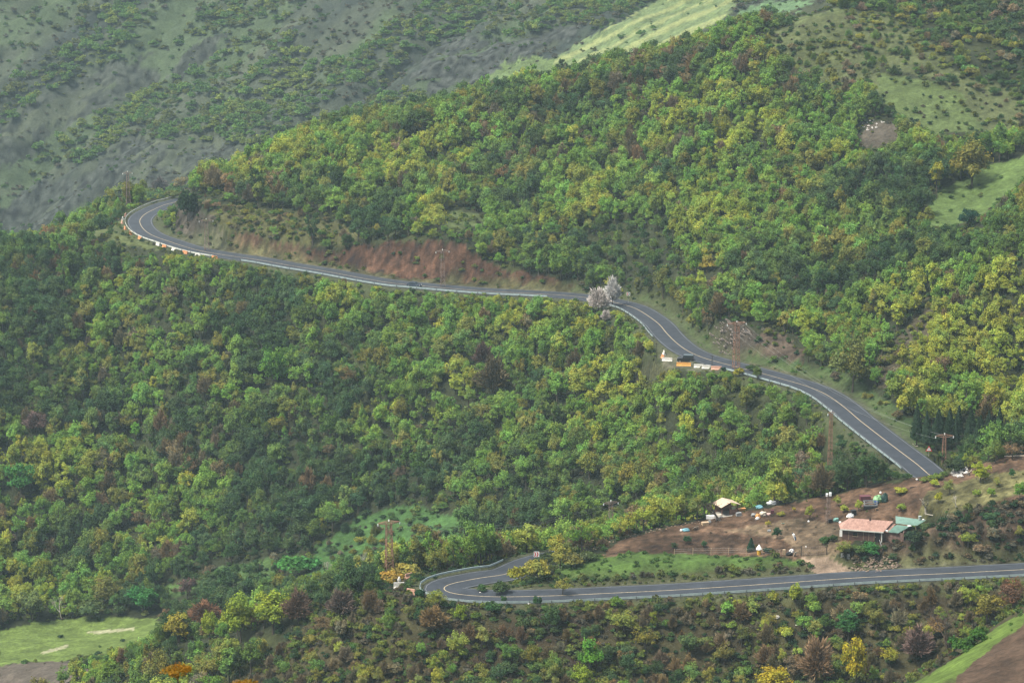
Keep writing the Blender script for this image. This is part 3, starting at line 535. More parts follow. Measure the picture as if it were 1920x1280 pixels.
def plant_forest():
    P = jitter_grid(470, 1010, 2.95, .225, 5); x, y, z, px, row, n, rg, rm, k = classify(P, 6)
    rd, _ = road_dist(x, y)
    a1 = fbm(x/24, y/30, 51, 3); a2 = fbm(x/7, y/8, 52, 3); a3 = fbm(x/45, y/55, 53, 2)
    rnd = rg.uniform(size=(n, 8))
    open_ = np.zeros(n, bool)
    for nm in OPEN: open_ |= region(nm, px, row, y)
    R1 = {nm: region(nm, px, row, y) for nm in ('olive', 'dullbank', 'tipbank', 'scarp', 'gully', 'slopeR', 'valley', 'valley2', 'verge', 'upgrass')}
    con = inpoly(px, row, [(1700,850),(1712,800),(1800,800),(1900,800),(1900,860)]) & (y > 588) & (y < 640)
    topright = inpoly(px, row, [(1440,-80),(1430,60),(1560,120),(1640,180),(1800,250),(1920,260),(2300,240),(2300,-80)]) & (y > 780)
    bush = inpoly(px, row, [(0,1150),(300,1150),(460,1100),(600,1050),(760,1020),(1000,1000),(1180,985),(1180,1030),(760,1060),(560,1110),(300,1165)]) & (y > 560) & (y < 730)
    shoulder = inpoly(px, row, [(1660,860),(1680,740),(1740,620),(1780,540),(1860,430),(1930,380),(2300,300),(2300,860)]) & (y > 600) & (y < 730)
    bleak = inpoly(px, row, [(1080,500),(1120,430),(1250,420),(1290,520),(1250,560),(1160,535)]) & (y > 760)
    for i in range(n):
        if open_[i] or con[i] or rd[i] < HALF+3.0: continue
        if region1_hidden(px[i], row[i], y[i], z[i], rm[i]): continue
        fg = y[i] < 534; r = rnd[i]; dens = .93; sc = 1.0; cls = 'broad'
        c = a1[i]*1.6+a2[i]*.6+(r[0]-.5)*.7
        if c > .62: tn = 'yellow-green'
        elif c > .08: tn = 'fresh green'
        elif c > -.12: tn = 'olive green'
        elif c > -.48: tn = 'mid green'
        else: tn = 'dark green'
        if r[1] < .025+max(0, a3[i]-.15)*.5: tn = 'reddish brown' if r[2] < .45 else 'grey-brown'
        
        u = r[3]
        cls = 'broad' if u < .46 else 'tall' if u < .66 else 'loose'
        if tn in ('reddish brown', 'grey-brown'): cls = 'twiggy' if r[4] < .65 else 'loose'
        sc = .62+.72*r[5]**1.4+.18*a3[i]
        if fg:
            dens = 1.0; sc *= .80; tn = ('yellow-green' if c > .62 else 'fresh green' if c > .45 else 'olive green' if c > .0 else 'mid green' if c > -.28 else 'dark green') if r[1] > .42 else ('reddish brown' if r[2] < .45 else 'grey-brown')
            cls = ('shrub' if u < .48 else 'loose' if u < .68 else 'broad') if r[1] > .38 else ('brush' if r[4] < .6 else 'twiggy')
            if cls in ('broad', 'loose', 'twiggy'): sc *= .78
            if cls in ('shrub', 'brush'): sc *= 1.25
        if shoulder[i]:
            tn = 'yellow-green' if c > .05 else 'fresh green' if c > -.35 else 'olive green' if c > -.6 else 'mid green'; sc *= .92
            if r[1] < .05: tn = 'reddish brown'
        if topright[i]:
            dens = .62 if a1[i] < .15 else .30; cls = 'shrub' if u < .7 else 'brush'; sc = .8+.9*r[5]
            tn = 'dark green' if c < -.05 else 'mid green' if c < .3 else 'olive green'
            if r[1] < .16: tn = 'grey-brown'
        if bush[i]:
            cls = ('shrub' if u < .6 else 'loose' if u < .8 else 'broad'); sc = .75+.7*r[5] if cls == 'shrub' else .45+.35*r[5]
            dens = .72; tn = ('fresh green' if c > .35 else 'olive green' if c > -.05 else 'mid green' if c > -.4 else 'dark green') if r[1] > .22 else 'reddish brown'
            if tn == 'reddish brown': cls = 'brush'
        for nm, dd in (('olive', .85), ('dullbank', .04), ('tipbank', .25), ('scarp', .25), ('gully', .6), ('slopeR', .62), ('valley', .30), ('valley2', .28), ('verge', .38), ('upgrass', .5)):
            if R1[nm][i]:
                dens = dd; cls = 'shrub' if u < .6 else 'brush'; sc = .55+.65*r[5]
                tn = 'olive green' if c > .0 else 'mid green' if c > -.4 else 'dark green'
                if r[1] < .25: tn = 'grey-brown'
                if nm == 'slopeR' and c < 1.1: tn = 'dark green' if r[6] < .5 else 'grey-brown'
        if bleak[i]: dens *= .55; sc *= .7; tn = 'mid green' if r[2] < .5 else 'dark green'
        if r[7] > dens: continue
        place(x[i], y[i], z[i], cls, tn, sc, px[i], row[i], k[i], rg)
def region1_hidden(px, row, y, z, rm):
    return (z+7)/y < rm-0.001 and True
TOPREG = [(REG[n][0], REG[n][1], REG[n][2]) for n in ('meadow', 'redbank', 'strip', 'clear1', 'clear2', 'garden', 'gardengrass', 'rock', 'scree', 'gravel', 'spur')]
def place(x, y, z, cls, tn, sc, px, row, k, rg, force=False, tint=None, label=None, rot=None, var=None, sz=None):
    v = int(rg.integers(len(PROTO[cls]))) if var is None else var % len(PROTO[cls]); H, Wd = PROTO[cls][v][2:]
    asp = 1.0 if force else rg.uniform(.85, 1.2); sz = sz or sc*asp
    if not force:
        for it in range(5):
            hp, wp = H*sz*k*.94, Wd*sc*k*.40; top = row-hp; bad = False
            q = (np.abs(vpx-px) < wp) & (vy > y+1) & (vrow < row+3)
            if q.any() and top < vrow[q].max()+6*k/8: bad = True
            if not bad:
                for a, b, c, d, Y in KEEP:
                    if y < Y-.5 and px+wp > a and px-wp < b and top+2 < d and row > c: bad = True; break
            if not bad:
                for dy in (0, .45):
                    ry = top+hp*dy+3
                    for pl, ya, yb in TOPREG:
                        if y < yb and ya < y+90 and inpoly(np.array([px]), np.array([ry]), pl)[0]: bad = True; break
                    if bad: break
            if not bad: break
            sc *= .72; sz *= .72
            if it == 1 and cls in ('broad', 'tall', 'loose'): cls = 'shrub'; v = v % 4; H, Wd = PROTO[cls][v][2:]; sc *= 1.6; sz *= 1.6
        else: return
        if sc < .22: return
    t = np.array(tint if tint is not None else PAL[tn])
    if tint is None: t = t*LEAF_GAIN*np.array([1.09, .985, .80])*rg.uniform(.74, 1.28)*np.array([rg.uniform(.88, 1.14), 1, rg.uniform(.85, 1.15)])
    PL.append(dict(x=x, y=y, z=z-.15, cls=cls, v=v, s=sc, sz=sz, rot=rg.uniform(0, 6.283) if rot is None else rot, tn=tn, t=t, px=px, row=row, k=k,
                   top=row-H*sz*k, w=Wd*sc*k, label=label, force=force, ax=float(rg.uniform(.82, 1.22))))
plant_forest()
# plants singled out in the photograph: (column, row of the foot, height in pixels, width in pixels, class, colour, label)
WHITE = (.50, .46, .43)
SPEC = [
 (1066,1053,40,38,'broad',(.12,.15,.045),'olive green','taller olive bush right of the yellow round bush on the bank'),
 (1758,899,15,24,'shrub',(.12,.18,.04),'fresh green','green bush on the ridge exactly in front of the road end'),
 (1734,903,12,22,'shrub',(.15,.19,.045),'yellow-green','low yellowish bush left of the road end on the ridge'),
 (998,1076,28,40,'shrub',(.20,.20,.05),'yellow-green','yellowish bush left below the chevron sign'),
 (1024,1070,42,46,'shrub',(.06,.085,.035),'dark green','large dark bush below and right of the chevron sign'),
 (1050,1066,44,46,'broad',(.24,.24,.05),'ochre yellow','yellow round bush on the bank hiding the road arm'),
 (1078,1060,30,42,'shrub',(.10,.11,.05),'olive green','olive bush on the bank hiding the road arm'),
 (1748,897,10,16,'shrub',(.16,.22,.04),'yellow-green','tiny green bush on the ridge where the road ends'),
 (1770,893,12,18,'shrub',(.10,.15,.04),'mid green','small green bush between road end and bare sapling'),
 (1075,1062,30,44,'shrub',(.17,.17,.045),'yellow-green','olive yellow bush on the bank right of the chevron sign'),
 (1105,1050,22,40,'shrub',(.07,.10,.035),'mid green','dark green bush on the bank at the left tip of the grass strip'),
 (1130,1026,18,30,'brush',(.12,.085,.05),'reddish brown','brown twiggy bush at the left end of the garden rim'),
 (1148,574,56,36,'twiggy',(.56,.54,.52),'white','white blossoming tree standing beside the upper road'),
 (1122,588,50,50,'twiggy',(.44,.39,.36),'pinkish white','pinkish white blossoming tree leaning below the road bend'),
 (1136,603,24,22,'twiggy',(.46,.41,.38),'pinkish white','small pale blossoming tree lowest below the white one'),
 (1598,736,98,88,'broad',(.115,.125,.036),'olive green','large rounded olive tree on the verge above the right road stretch'),
 (1756,362,62,34,'tall',(.25,.25,.035),'yellow-green','slim bright yellow tree at the edge of the pale meadow strip'),
 (1822,352,84,82,'broad',(.165,.155,.034),'ochre yellow','big round ochre-topped tree above the pale meadow strip'),
 (1326,512,32,38,'broad',(.30,.25,.05),'ochre yellow','small yellow tree alone among dark green ones on the wooded slope'),
 (40,934,68,62,'broad',(.060,.175,.040),'fresh green','fresh green round tree by the left edge of the photo'),
 (255,824,36,32,'broad',(.12,.28,.035),'fresh green','bright lime green young tree low in the left wood'),
 (518,735,82,62,'broad',(.10,.21,.035),'fresh green','tall light green crown standing out of the left wood'),
 (925,745,78,72,'twiggy',(.12,.095,.05),'reddish brown','wide russet tree in the middle of the wood'),
 (905,688,48,48,'twiggy',(.095,.060,.050),'reddish brown','dark purplish bare tree in the middle of the wood'),
 (68,812,42,46,'twiggy',(.15,.10,.09),'reddish brown','pinkish brown leafless tree near the left edge'),
 (1105,898,52,50,'broad',(.19,.215,.045),'yellow-green','yellow-crowned tree low on the wooded slope above the garden'),
 (1400,770,52,46,'broad',(.15,.17,.04),'yellow-green','yellowish tree directly below the lattice mast of the road curve'),
 (560,1078,48,76,'shrub',(.060,.185,.045),'vivid green','large vivid green bush in the valley behind the hairpin'),
 (268,1150,58,74,'broad',(.045,.15,.040),'vivid green','deep green tree behind the right end of the meadow'),
 (60,1165,60,62,'broad',(.12,.155,.05),'olive green','soft olive tree standing behind the left part of the meadow'),
 (172,1158,42,60,'shrub',(.075,.11,.04),'olive green','wide olive bush at the far side of the meadow'),
 (352,1128,52,42,'loose',(.13,.085,.075),'reddish brown','purplish brown bush between green ones behind the meadow'),
 (334,1206,66,70,'broad',(.27,.24,.04),'ochre yellow','golden yellow tree at the right tip of the meadow'),
 (393,1200,62,40,'broad',(.21,.27,.035),'yellow-green','lime yellow young tree right of the golden one'),
 (452,1205,92,66,'broad',(.20,.26,.035),'yellow-green','tall lime yellow tree of the pair above the dark slope'),
 (512,1190,86,84,'broad',(.21,.27,.035),'yellow-green','broad lime yellow tree, right one of the pair above the slope'),
 (385,1172,48,74,'twiggy',(.16,.082,.045),'reddish brown','rusty red bush behind the golden yellow trees'),
 (560,1170,66,66,'twiggy',(.13,.085,.06),'reddish brown','brown leafless thicket right of the lime yellow pair'),
 (640,1160,60,60,'twiggy',(.115,.085,.07),'grey-brown','grey-brown thicket on the mound left of the hairpin'),
 (735,1096,34,52,'shrub',(.30,.21,.045),'ochre yellow','orange-yellow bush beside the white block at the hairpin'),
 (768,1078,26,48,'shrub',(.23,.21,.05),'ochre yellow','yellowish bush behind the salmon blocks of the hairpin'),
 (786,1124,28,20,'shrub',(.022,.07,.028),'dark green','small dark round bush in front of the hairpin rail'),
 (818,1146,46,44,'loose',(.20,.23,.045),'yellow-green','feathery yellow-green bush in front of the hairpin rail'),
 (812,1186,52,60,'twiggy',(.21,.14,.06),'reddish brown','sandy brown bush below the hairpin'),
 (862,1168,38,24,'shrub',(.21,.28,.03),'yellow-green','small lime bush below the hairpin curve'),
 (790,1170,38,34,'shrub',(.028,.065,.024),'dark green','dark bush under the hairpin rail'),
 (926,1150,26,40,'shrub',(.040,.085,.028),'dark green','low dark bush in front of the near road arm'),
 (1007,1138,26,20,'shrub',(.035,.085,.030),'dark green','round dark green bush standing against the near road rail'),
 (945,1130,16,14,'shrub',(.035,.085,.030),'dark green','tiny dark bush against the near road rail'),
 (972,1092,42,42,'shrub',(.23,.24,.035),'yellow-green','yellow bush inside the hairpin at its narrow end'),
 (1008,1088,44,50,'shrub',(.21,.21,.045),'yellow-green','larger yellowish bush right of the yellow one inside the hairpin'),
 (938,1110,26,44,'shrub',(.045,.075,.028),'dark green','dark green bush filling the inside of the hairpin'),
 (905,1108,14,26,'shrub',(.050,.095,.030),'mid green','low green bush at the inner tip of the hairpin'),
 (1055,1116,38,36,'loose',(.20,.20,.045),'yellow-green','yellow bush by the near road arm, right of the hairpin'),
 (1030,1052,24,40,'shrub',(.030,.050,.022),'dark green','blackish bush beside the chevron sign'),
 (1046,1046,44,50,'loose',(.26,.25,.04),'ochre yellow','bright yellow bush beside the chevron sign'),
 (1170,1192,52,66,'loose',(.17,.19,.04),'yellow-green','yellow-green tree below the near road, left of centre'),
 (1155,1140,24,32,'shrub',(.10,.17,.03),'fresh green','green bush just below the near road rail'),
 (1210,1225,56,50,'loose',(.18,.17,.035),'ochre yellow','ochre tree on the slope below the near road'),
 (1225,1185,44,18,'tall',(.18,.21,.035),'yellow-green','slim yellowish sapling on the slope below the near road'),
 (1492,1138,48,40,'broad',(.24,.29,.035),'yellow-green','bright lime tree sticking up in front of the near road rail'),
 (1105,1262,64,58,'broad',(.10,.24,.030),'fresh green','bright green tree at the bottom edge of the photo'),
 (1092,1296,54,50,'broad',(.17,.24,.030),'yellow-green','lime tree cut by the bottom edge of the photo'),
 (1290,1232,46,44,'broad',(.085,.13,.045),'mid green','soft green tree on the dark slope at the bottom'),
 (1390,1215,44,36,'loose',(.13,.15,.045),'olive green','thin olive tree on the dark slope at the bottom'),
 (1590,1200,64,58,'broad',(.045,.13,.038),'mid green','green round tree on the slope above the golden trees'),
 (1530,1290,104,76,'twiggy',(.23,.15,.085),'reddish brown','tall pinkish tan leafless tree at the bottom edge'),
 (1605,1300,112,66,'broad',(.30,.26,.022),'ochre yellow','tall golden tree at the bottom edge, beside the tan one'),
 (1450,1300,50,72,'broad',(.33,.27,.025),'ochre yellow','golden yellow crown cut by the bottom edge'),
 (1668,1250,44,44,'loose',(.24,.23,.03),'ochre yellow','yellow bush behind the grassy edge of the ploughed field'),
 (1720,1240,70,72,'twiggy',(.15,.10,.085),'reddish brown','pinkish bare thicket behind the grassy field edge'),
 (1806,1222,34,54,'shrub',(.045,.105,.022),'mid green','dark green hedge bush on the grassy field edge'),
 (1832,1206,34,46,'shrub',(.050,.115,.022),'mid green','rounded green bush higher on the grassy field edge'),
 (1850,1170,66,66,'loose',(.19,.17,.035),'ochre yellow','yellowish tree behind the field edge at the right'),
 (1898,1150,66,60,'loose',(.14,.075,.045),'reddish brown','rusty tree at the right edge below the near road'),
 (1838,906,44,42,'broad',(.26,.32,.035),'yellow-green','round lime tree on the ridge right of the white stones'),
 (1812,880,34,24,'tall',(.20,.25,.04),'yellow-green','small pointed lime tree behind the ridge'),
 (1866,868,44,36,'broad',(.13,.18,.04),'fresh green','leafy green tree behind the ridge, right of the lime ones'),
 (1898,862,38,44,'loose',(.18,.13,.075),'reddish brown','brownish bush behind the ridge at the right edge'),
 (1790,888,34,46,'shrub',(.035,.055,.026),'dark green','dark shrub behind the heap of white stones'),
 (285,372,12,16,'shrub',(.018,.030,.016),'dark green','small dark bush behind the rail of the left bend'),
 (326,372,20,26,'shrub',(.14,.17,.06),'yellow-green','pale green bush behind the road at the left bend'),
 (340,362,34,36,'loose',(.19,.15,.06),'ochre yellow','ochre bush on the spur tip above the left bend'),
 (300,362,30,40,'twiggy',(.12,.10,.09),'grey-brown','grey leafless bush behind the left bend'),
 (352,420,76,44,'shrub',(.020,.040,.018),'dark green','dark evergreen bush on the spur tip at the left bend'),
 (1410,696,14,24,'shrub',(.045,.075,.025),'mid green','green bush at the road edge right of the barriers'),
 (1357,696,11,12,'shrub',(.015,.045,.025),'dark green','tiny dark bush at the end of the white barriers'),
 (1420,712,28,26,'broad',(.09,.13,.03),'mid green','green tree overlapping the road right of the lattice mast'),
 (1385,705,16,24,'shrub',(.26,.24,.035),'ochre yellow','yellow shrub at the foot of the lattice mast'),
 (1815,430,38,44,'broad',(.020,.060,.038),'deep bluish green','bluish green tree at the lower end of the meadow strip'),
 # garden plants
 (1457,1010,24,24,'broad',(.028,.075,.035),'dark green','round dark green tree in the middle of the garden'),
 (1408,1034,28,18,'conifer',(.020,.060,.032),'dark green','dark cone-shaped tree left of the yellow box'),
 (1288,1020,18,20,'broad',(.030,.075,.035),'dark green','dark round bush at the left end of the garden'),
 (1320,1026,14,16,'broad',(.035,.085,.035),'dark green','small dark bush second from the left in the garden'),
 (1264,1028,14,16,'broad',(.050,.085,.045),'mid green','greyish green bush at the low left corner of the garden'),
 (1438,1036,12,18,'shrub',(.020,.050,.030),'dark green','low dark bush right of the yellow box'),
 (1518,976,30,22,'loose',(.27,.29,.055),'yellow-green','thin yellow-green fruit tree in the ploughed garden'),
 (1489,960,12,10,'loose',(.34,.28,.04),'ochre yellow','tiny yellow sapling in the ploughed garden'),
 (1464,966,9,18,'shrub',(.24,.24,.05),'yellow-green','low yellowish plant right of the clutter heap'),
 (1440,988,14,16,'loose',(.32,.27,.045),'ochre yellow','tiny yellow bush in front of the clutter heap'),
 (1570,948,20,22,'loose',(.22,.25,.05),'yellow-green','sparse yellow bush behind the farmhouse, leftmost'),
 (1582,960,16,20,'shrub',(.26,.29,.05),'yellow-green','lime bush behind the left corner of the farmhouse roof'),
 (1610,958,22,20,'broad',(.27,.31,.045),'yellow-green','round lime bush behind the farmhouse roof'),
 (1690,925,14,28,'shrub',(.27,.29,.045),'yellow-green','low lime bush behind the parked trailer'),
 (1752,912,16,20,'shrub',(.26,.31,.04),'yellow-green','lime bush on the garden ridge below the road end'),
 (1760,942,24,22,'broad',(.26,.27,.03),'yellow-green','yellow fruit tree with dark leaning trunk in the orchard'),
 (1780,928,30,26,'loose',(.20,.23,.06),'yellow-green','sparse pale tree below the white stone heap'),
 (1832,930,14,20,'broad',(.19,.27,.045),'fresh green','small green fruit tree in the orchard, left of a pair'),
 (1858,930,18,26,'broad',(.16,.26,.04),'fresh green','green fruit tree in the orchard, right of a pair'),
 (1897,898,22,14,'broad',(.05,.13,.045),'mid green','dark green slim fruit tree at the top of the orchard'),
 (1912,936,32,28,'broad',(.12,.25,.035),'fresh green','bright green fruit tree at the right edge of the orchard'),
 (1870,912,18,20,'loose',(.22,.23,.05),'yellow-green','sparse yellow sapling in the upper orchard'),
 (1815,1026,32,32,'loose',(.20,.24,.045),'yellow-green','yellow-green young tree on the dark slope below the orchard'),
 (1910,1012,26,24,'loose',(.21,.22,.05),'yellow-green','yellow-green young tree on the dark slope at the right edge'),
 (1583,1044,34,44,'loose',(.17,.19,.045),'olive green','feathery olive bush in front of the farmhouse wall'),
 (1635,1042,28,40,'shrub',(.045,.14,.035),'mid green','green bush in front of the farmhouse door'),
 (1612,1040,22,30,'shrub',(.07,.12,.035),'mid green','green bush in front of the farmhouse, middle one'),
 (1545,1020,16,26,'shrub',(.045,.095,.03),'mid green','green hedge bush right of the garden gate'),
 (1562,1014,14,20,'shrub',(.040,.070,.03),'dark green','dark hedge bush at the left wall of the farmhouse'),
 (1712,1022,30,44,'shrub',(.030,.050,.028),'dark green','dark bush below the green corrugated roof'),
 (1690,958,14,22,'shrub',(.20,.26,.045),'yellow-green','lime grass clump right of the green roofs'),
]
srg = np.random.default_rng(99)
for (px, row, hp, wp, cls, tint, tn, lab) in SPEC:
    p = hit(px, min(row, 1279) if row < 1280 else row); k = ppm(p); v = int(srg.integers(len(PROTO[cls]))); H, Wd = PROTO[cls][v][2:]
    if len(PL):
        for q in PL:
            if not q['force'] and q['y'] < p.y+2.5 and abs(q['px']-px) < (wp+q['w'])*.36 and q['top'] < row-hp*.25 and q['row'] > row-hp*.9:
                q['kill'] = True
    place(p.x, p.y, p.z, cls, tn, wp/k/Wd, px, row, k, srg, True, tint, lab, None, v, hp/k/H)
for j in range(19):                                              # conifer grove
    px = 1716+j*9.6+srg.uniform(-3, 3); row = 846-srg.uniform(0, 12)-(6 if j % 2 else 0)-(j > 12)*4; p = hit(px, row); k = ppm(p); hp = srg.uniform(52, 74) if j > 2 else 74
    place(p.x, p.y+(4 if j % 2 else 0), height(p.x, p.y+(4 if j % 2 else 0)), 'conifer', 'deep bluish green', srg.uniform(24, 32)/k/3.6, px, row, k, srg, True, np.array((.026, .048, .026))*srg.uniform(.8, 1.25), 'CONIFER', None, j, hp/k/8.5)
PL = [q for q in PL if not q.get('kill')]
print('plants', len(PL), {c: sum(q['cls'] == c for q in PL) for c in PROTO})

# ------------------------------------------------------------------ labels for the plants that are objects of their own
MARK = [('left road bend', 262, 415), ('red earth bank', 760, 495), ('white blossoming tree', 1148, 545), ('off-road car', 1282, 672), ('conifer grove', 1800, 810),
        ('garden pavilion', 1380, 945), ('tiled farmhouse', 1640, 985), ('hairpin bend', 830, 1100), ('pale meadow', 150, 1195), ('hairpin mast', 730, 1020), ('ploughed corner', 1850, 1250),
        ('rock face mast', 1380, 645), ('tall forest mast', 1555, 800), ('pale meadow strip', 1820, 360), ('russet forest tree', 925, 705), ('vivid green valley bush', 560, 1055), ('lime tree pair', 480, 1150), ('blue road car', 785, 530)]
NOUN = {'broad': 'round tree', 'tall': 'slender tree', 'loose': 'sparse tree', 'twiggy': 'leafless tree', 'shrub': 'round bush', 'brush': 'twiggy bush', 'conifer': 'conifer'}
def auto_label(q):
    d = [((q['px']-a)**2+((q['row']-q['top'])*0+q['row']-b)**2, n, a, b) for n, a, b in MARK]; d2, n, a, b = min(d)
    dx, dy = q['px']-a, (q['row']+q['top'])/2-b; dist = math.hypot(dx, dy); an = math.degrees(math.atan2(-dy, dx)) % 360
    w = ['right of', 'upper right of', 'above', 'upper left of', 'left of', 'lower left of', 'below', 'lower right of'][int((an+22.5)//45) % 8]
    pre = 'just ' if dist < 45 else '' if dist < 95 else 'well ' if dist < 170 else 'far '
    sz = 'tiny ' if q['hm'] < 1.7 else 'small ' if q['hm'] < 3.2 else '' if q['hm'] < 5 else 'tall '
    return f"{sz}{q['tn']} {NOUN[q['cls']]} {pre}{w} the {n}"
for q in PL:
    H = PROTO[q['cls']][q['v']][2]; q['hm'] = H*q['sz']; q['area'] = q['w']*(q['row']-q['top'])
    zt = (q['z']+q['hm'])/q['y']; q['vis'] = zt > grid_at(RM, np.array([q['x']]), np.array([q['y']-3.0]))[0]+.0012 and -10 < q['px'] < 1930 and -5 < q['top'] < 1268
# how much of each crown stays clear of the crowns in front of it
cell = {}; order = sorted(PL, key=lambda q: q['y']); cov = np.zeros((134, 194), bool)
for q in order:
    x0, x1 = int((q['px']-q['w']*.42)//10), int((q['px']+q['w']*.42)//10); r0, r1 = int(q['top']//10), int((q['row']-(q['row']-q['top'])*.25)//10)
    x0, x1, r0, r1 = max(0, x0), min(193, x1), max(0, r0), min(133, r1)
    if x1 < x0 or r1 < r0: q['clear'] = 0; continue
    c = cov[r0:r1+1, x0:x1+1]; q['clear'] = 1-c.mean(); c[:] = True
TREES = ('broad', 'tall', 'loose', 'twiggy', 'conifer')
solo = [q for q in PL if q['force'] and q['vis']]
for kinds, cap in ((TREES, 290), (('shrub', 'brush'), 200)):
    nf_ = sum(1 for q in solo if q['cls'] in kinds)
    c = sorted([q for q in PL if not q['force'] and q['cls'] in kinds and q['vis'] and q['clear'] > .35], key=lambda q: -q['area']*q['clear'])
    solo += c[:max(0, cap-nf_)]
ids = set(id(q) for q in solo); rest = [q for q in PL if id(q) not in ids]
labs = {}
for q in solo:
    if q['label'] == 'CONIFER': q['label'] = None; q['con'] = True
    if not q['label']: q['auto'] = True; q['label'] = auto_label(q) if not q.get('con') else 'dark bluish green conifer in the grove above the road end'
    labs.setdefault(q['label'], []).append(q)
for lab, qs in labs.items():
    if len(qs) == 1: continue
    qs.sort(key=lambda q: q['px']); n = len(qs)
    nth = ['leftmost', 'second from left', 'third from left', 'fourth from left', 'fifth from left', 'sixth from left', 'seventh from left', 'eighth from left', 'ninth from left', 'tenth from left']
    for i, q in enumerate(qs):
        w = (['left', 'right'][i]+' one' if n == 2 else 'rightmost' if i == n-1 else 'middle one' if n == 3 and i == 1 else nth[i] if i < 10 else nth[n-1-i].replace('left', 'right') if n-1-i < 10 else 'in the middle')
        q['label'] = lab+', '+w
KINDNAME = {'broad': 'broadleaf_tree', 'tall': 'broadleaf_tree', 'loose': 'broadleaf_tree', 'twiggy': 'leafless_tree', 'shrub': 'bush', 'brush': 'bush', 'conifer': 'conifer_tree'}
GRP = {'broadleaf_tree': 'broadleaf trees of the hillside', 'leafless_tree': 'leafless trees of the hillside', 'bush': 'bushes of the hillside', 'conifer_tree': 'conifers of the dark grove'}
base_obj = {}
for q in solo:
    nm = KINDNAME[q['cls']]; cr, tk, H, Wd = PROTO[q['cls']][q['v']]; e = empty(nm, (q['x'], q['y'], q['z']), q['rot']); e.scale = (q['s']*q['ax'], q['s']/q['ax'], q['sz'])
    tag(e, q['label'], {'bush': 'bush', 'conifer_tree': 'conifer'}.get(nm, 'tree'), GRP[nm])
    for pn, me_ in (('crown' if nm != 'bush' else 'foliage', cr), ('trunk' if nm != 'bush' else 'stem', tk)):
        o = bpy.data.objects.new(pn, me_); COL.objects.link(o); o.parent = e
        o['tint'] = [float(c) for c in q['t']]+[1.0]

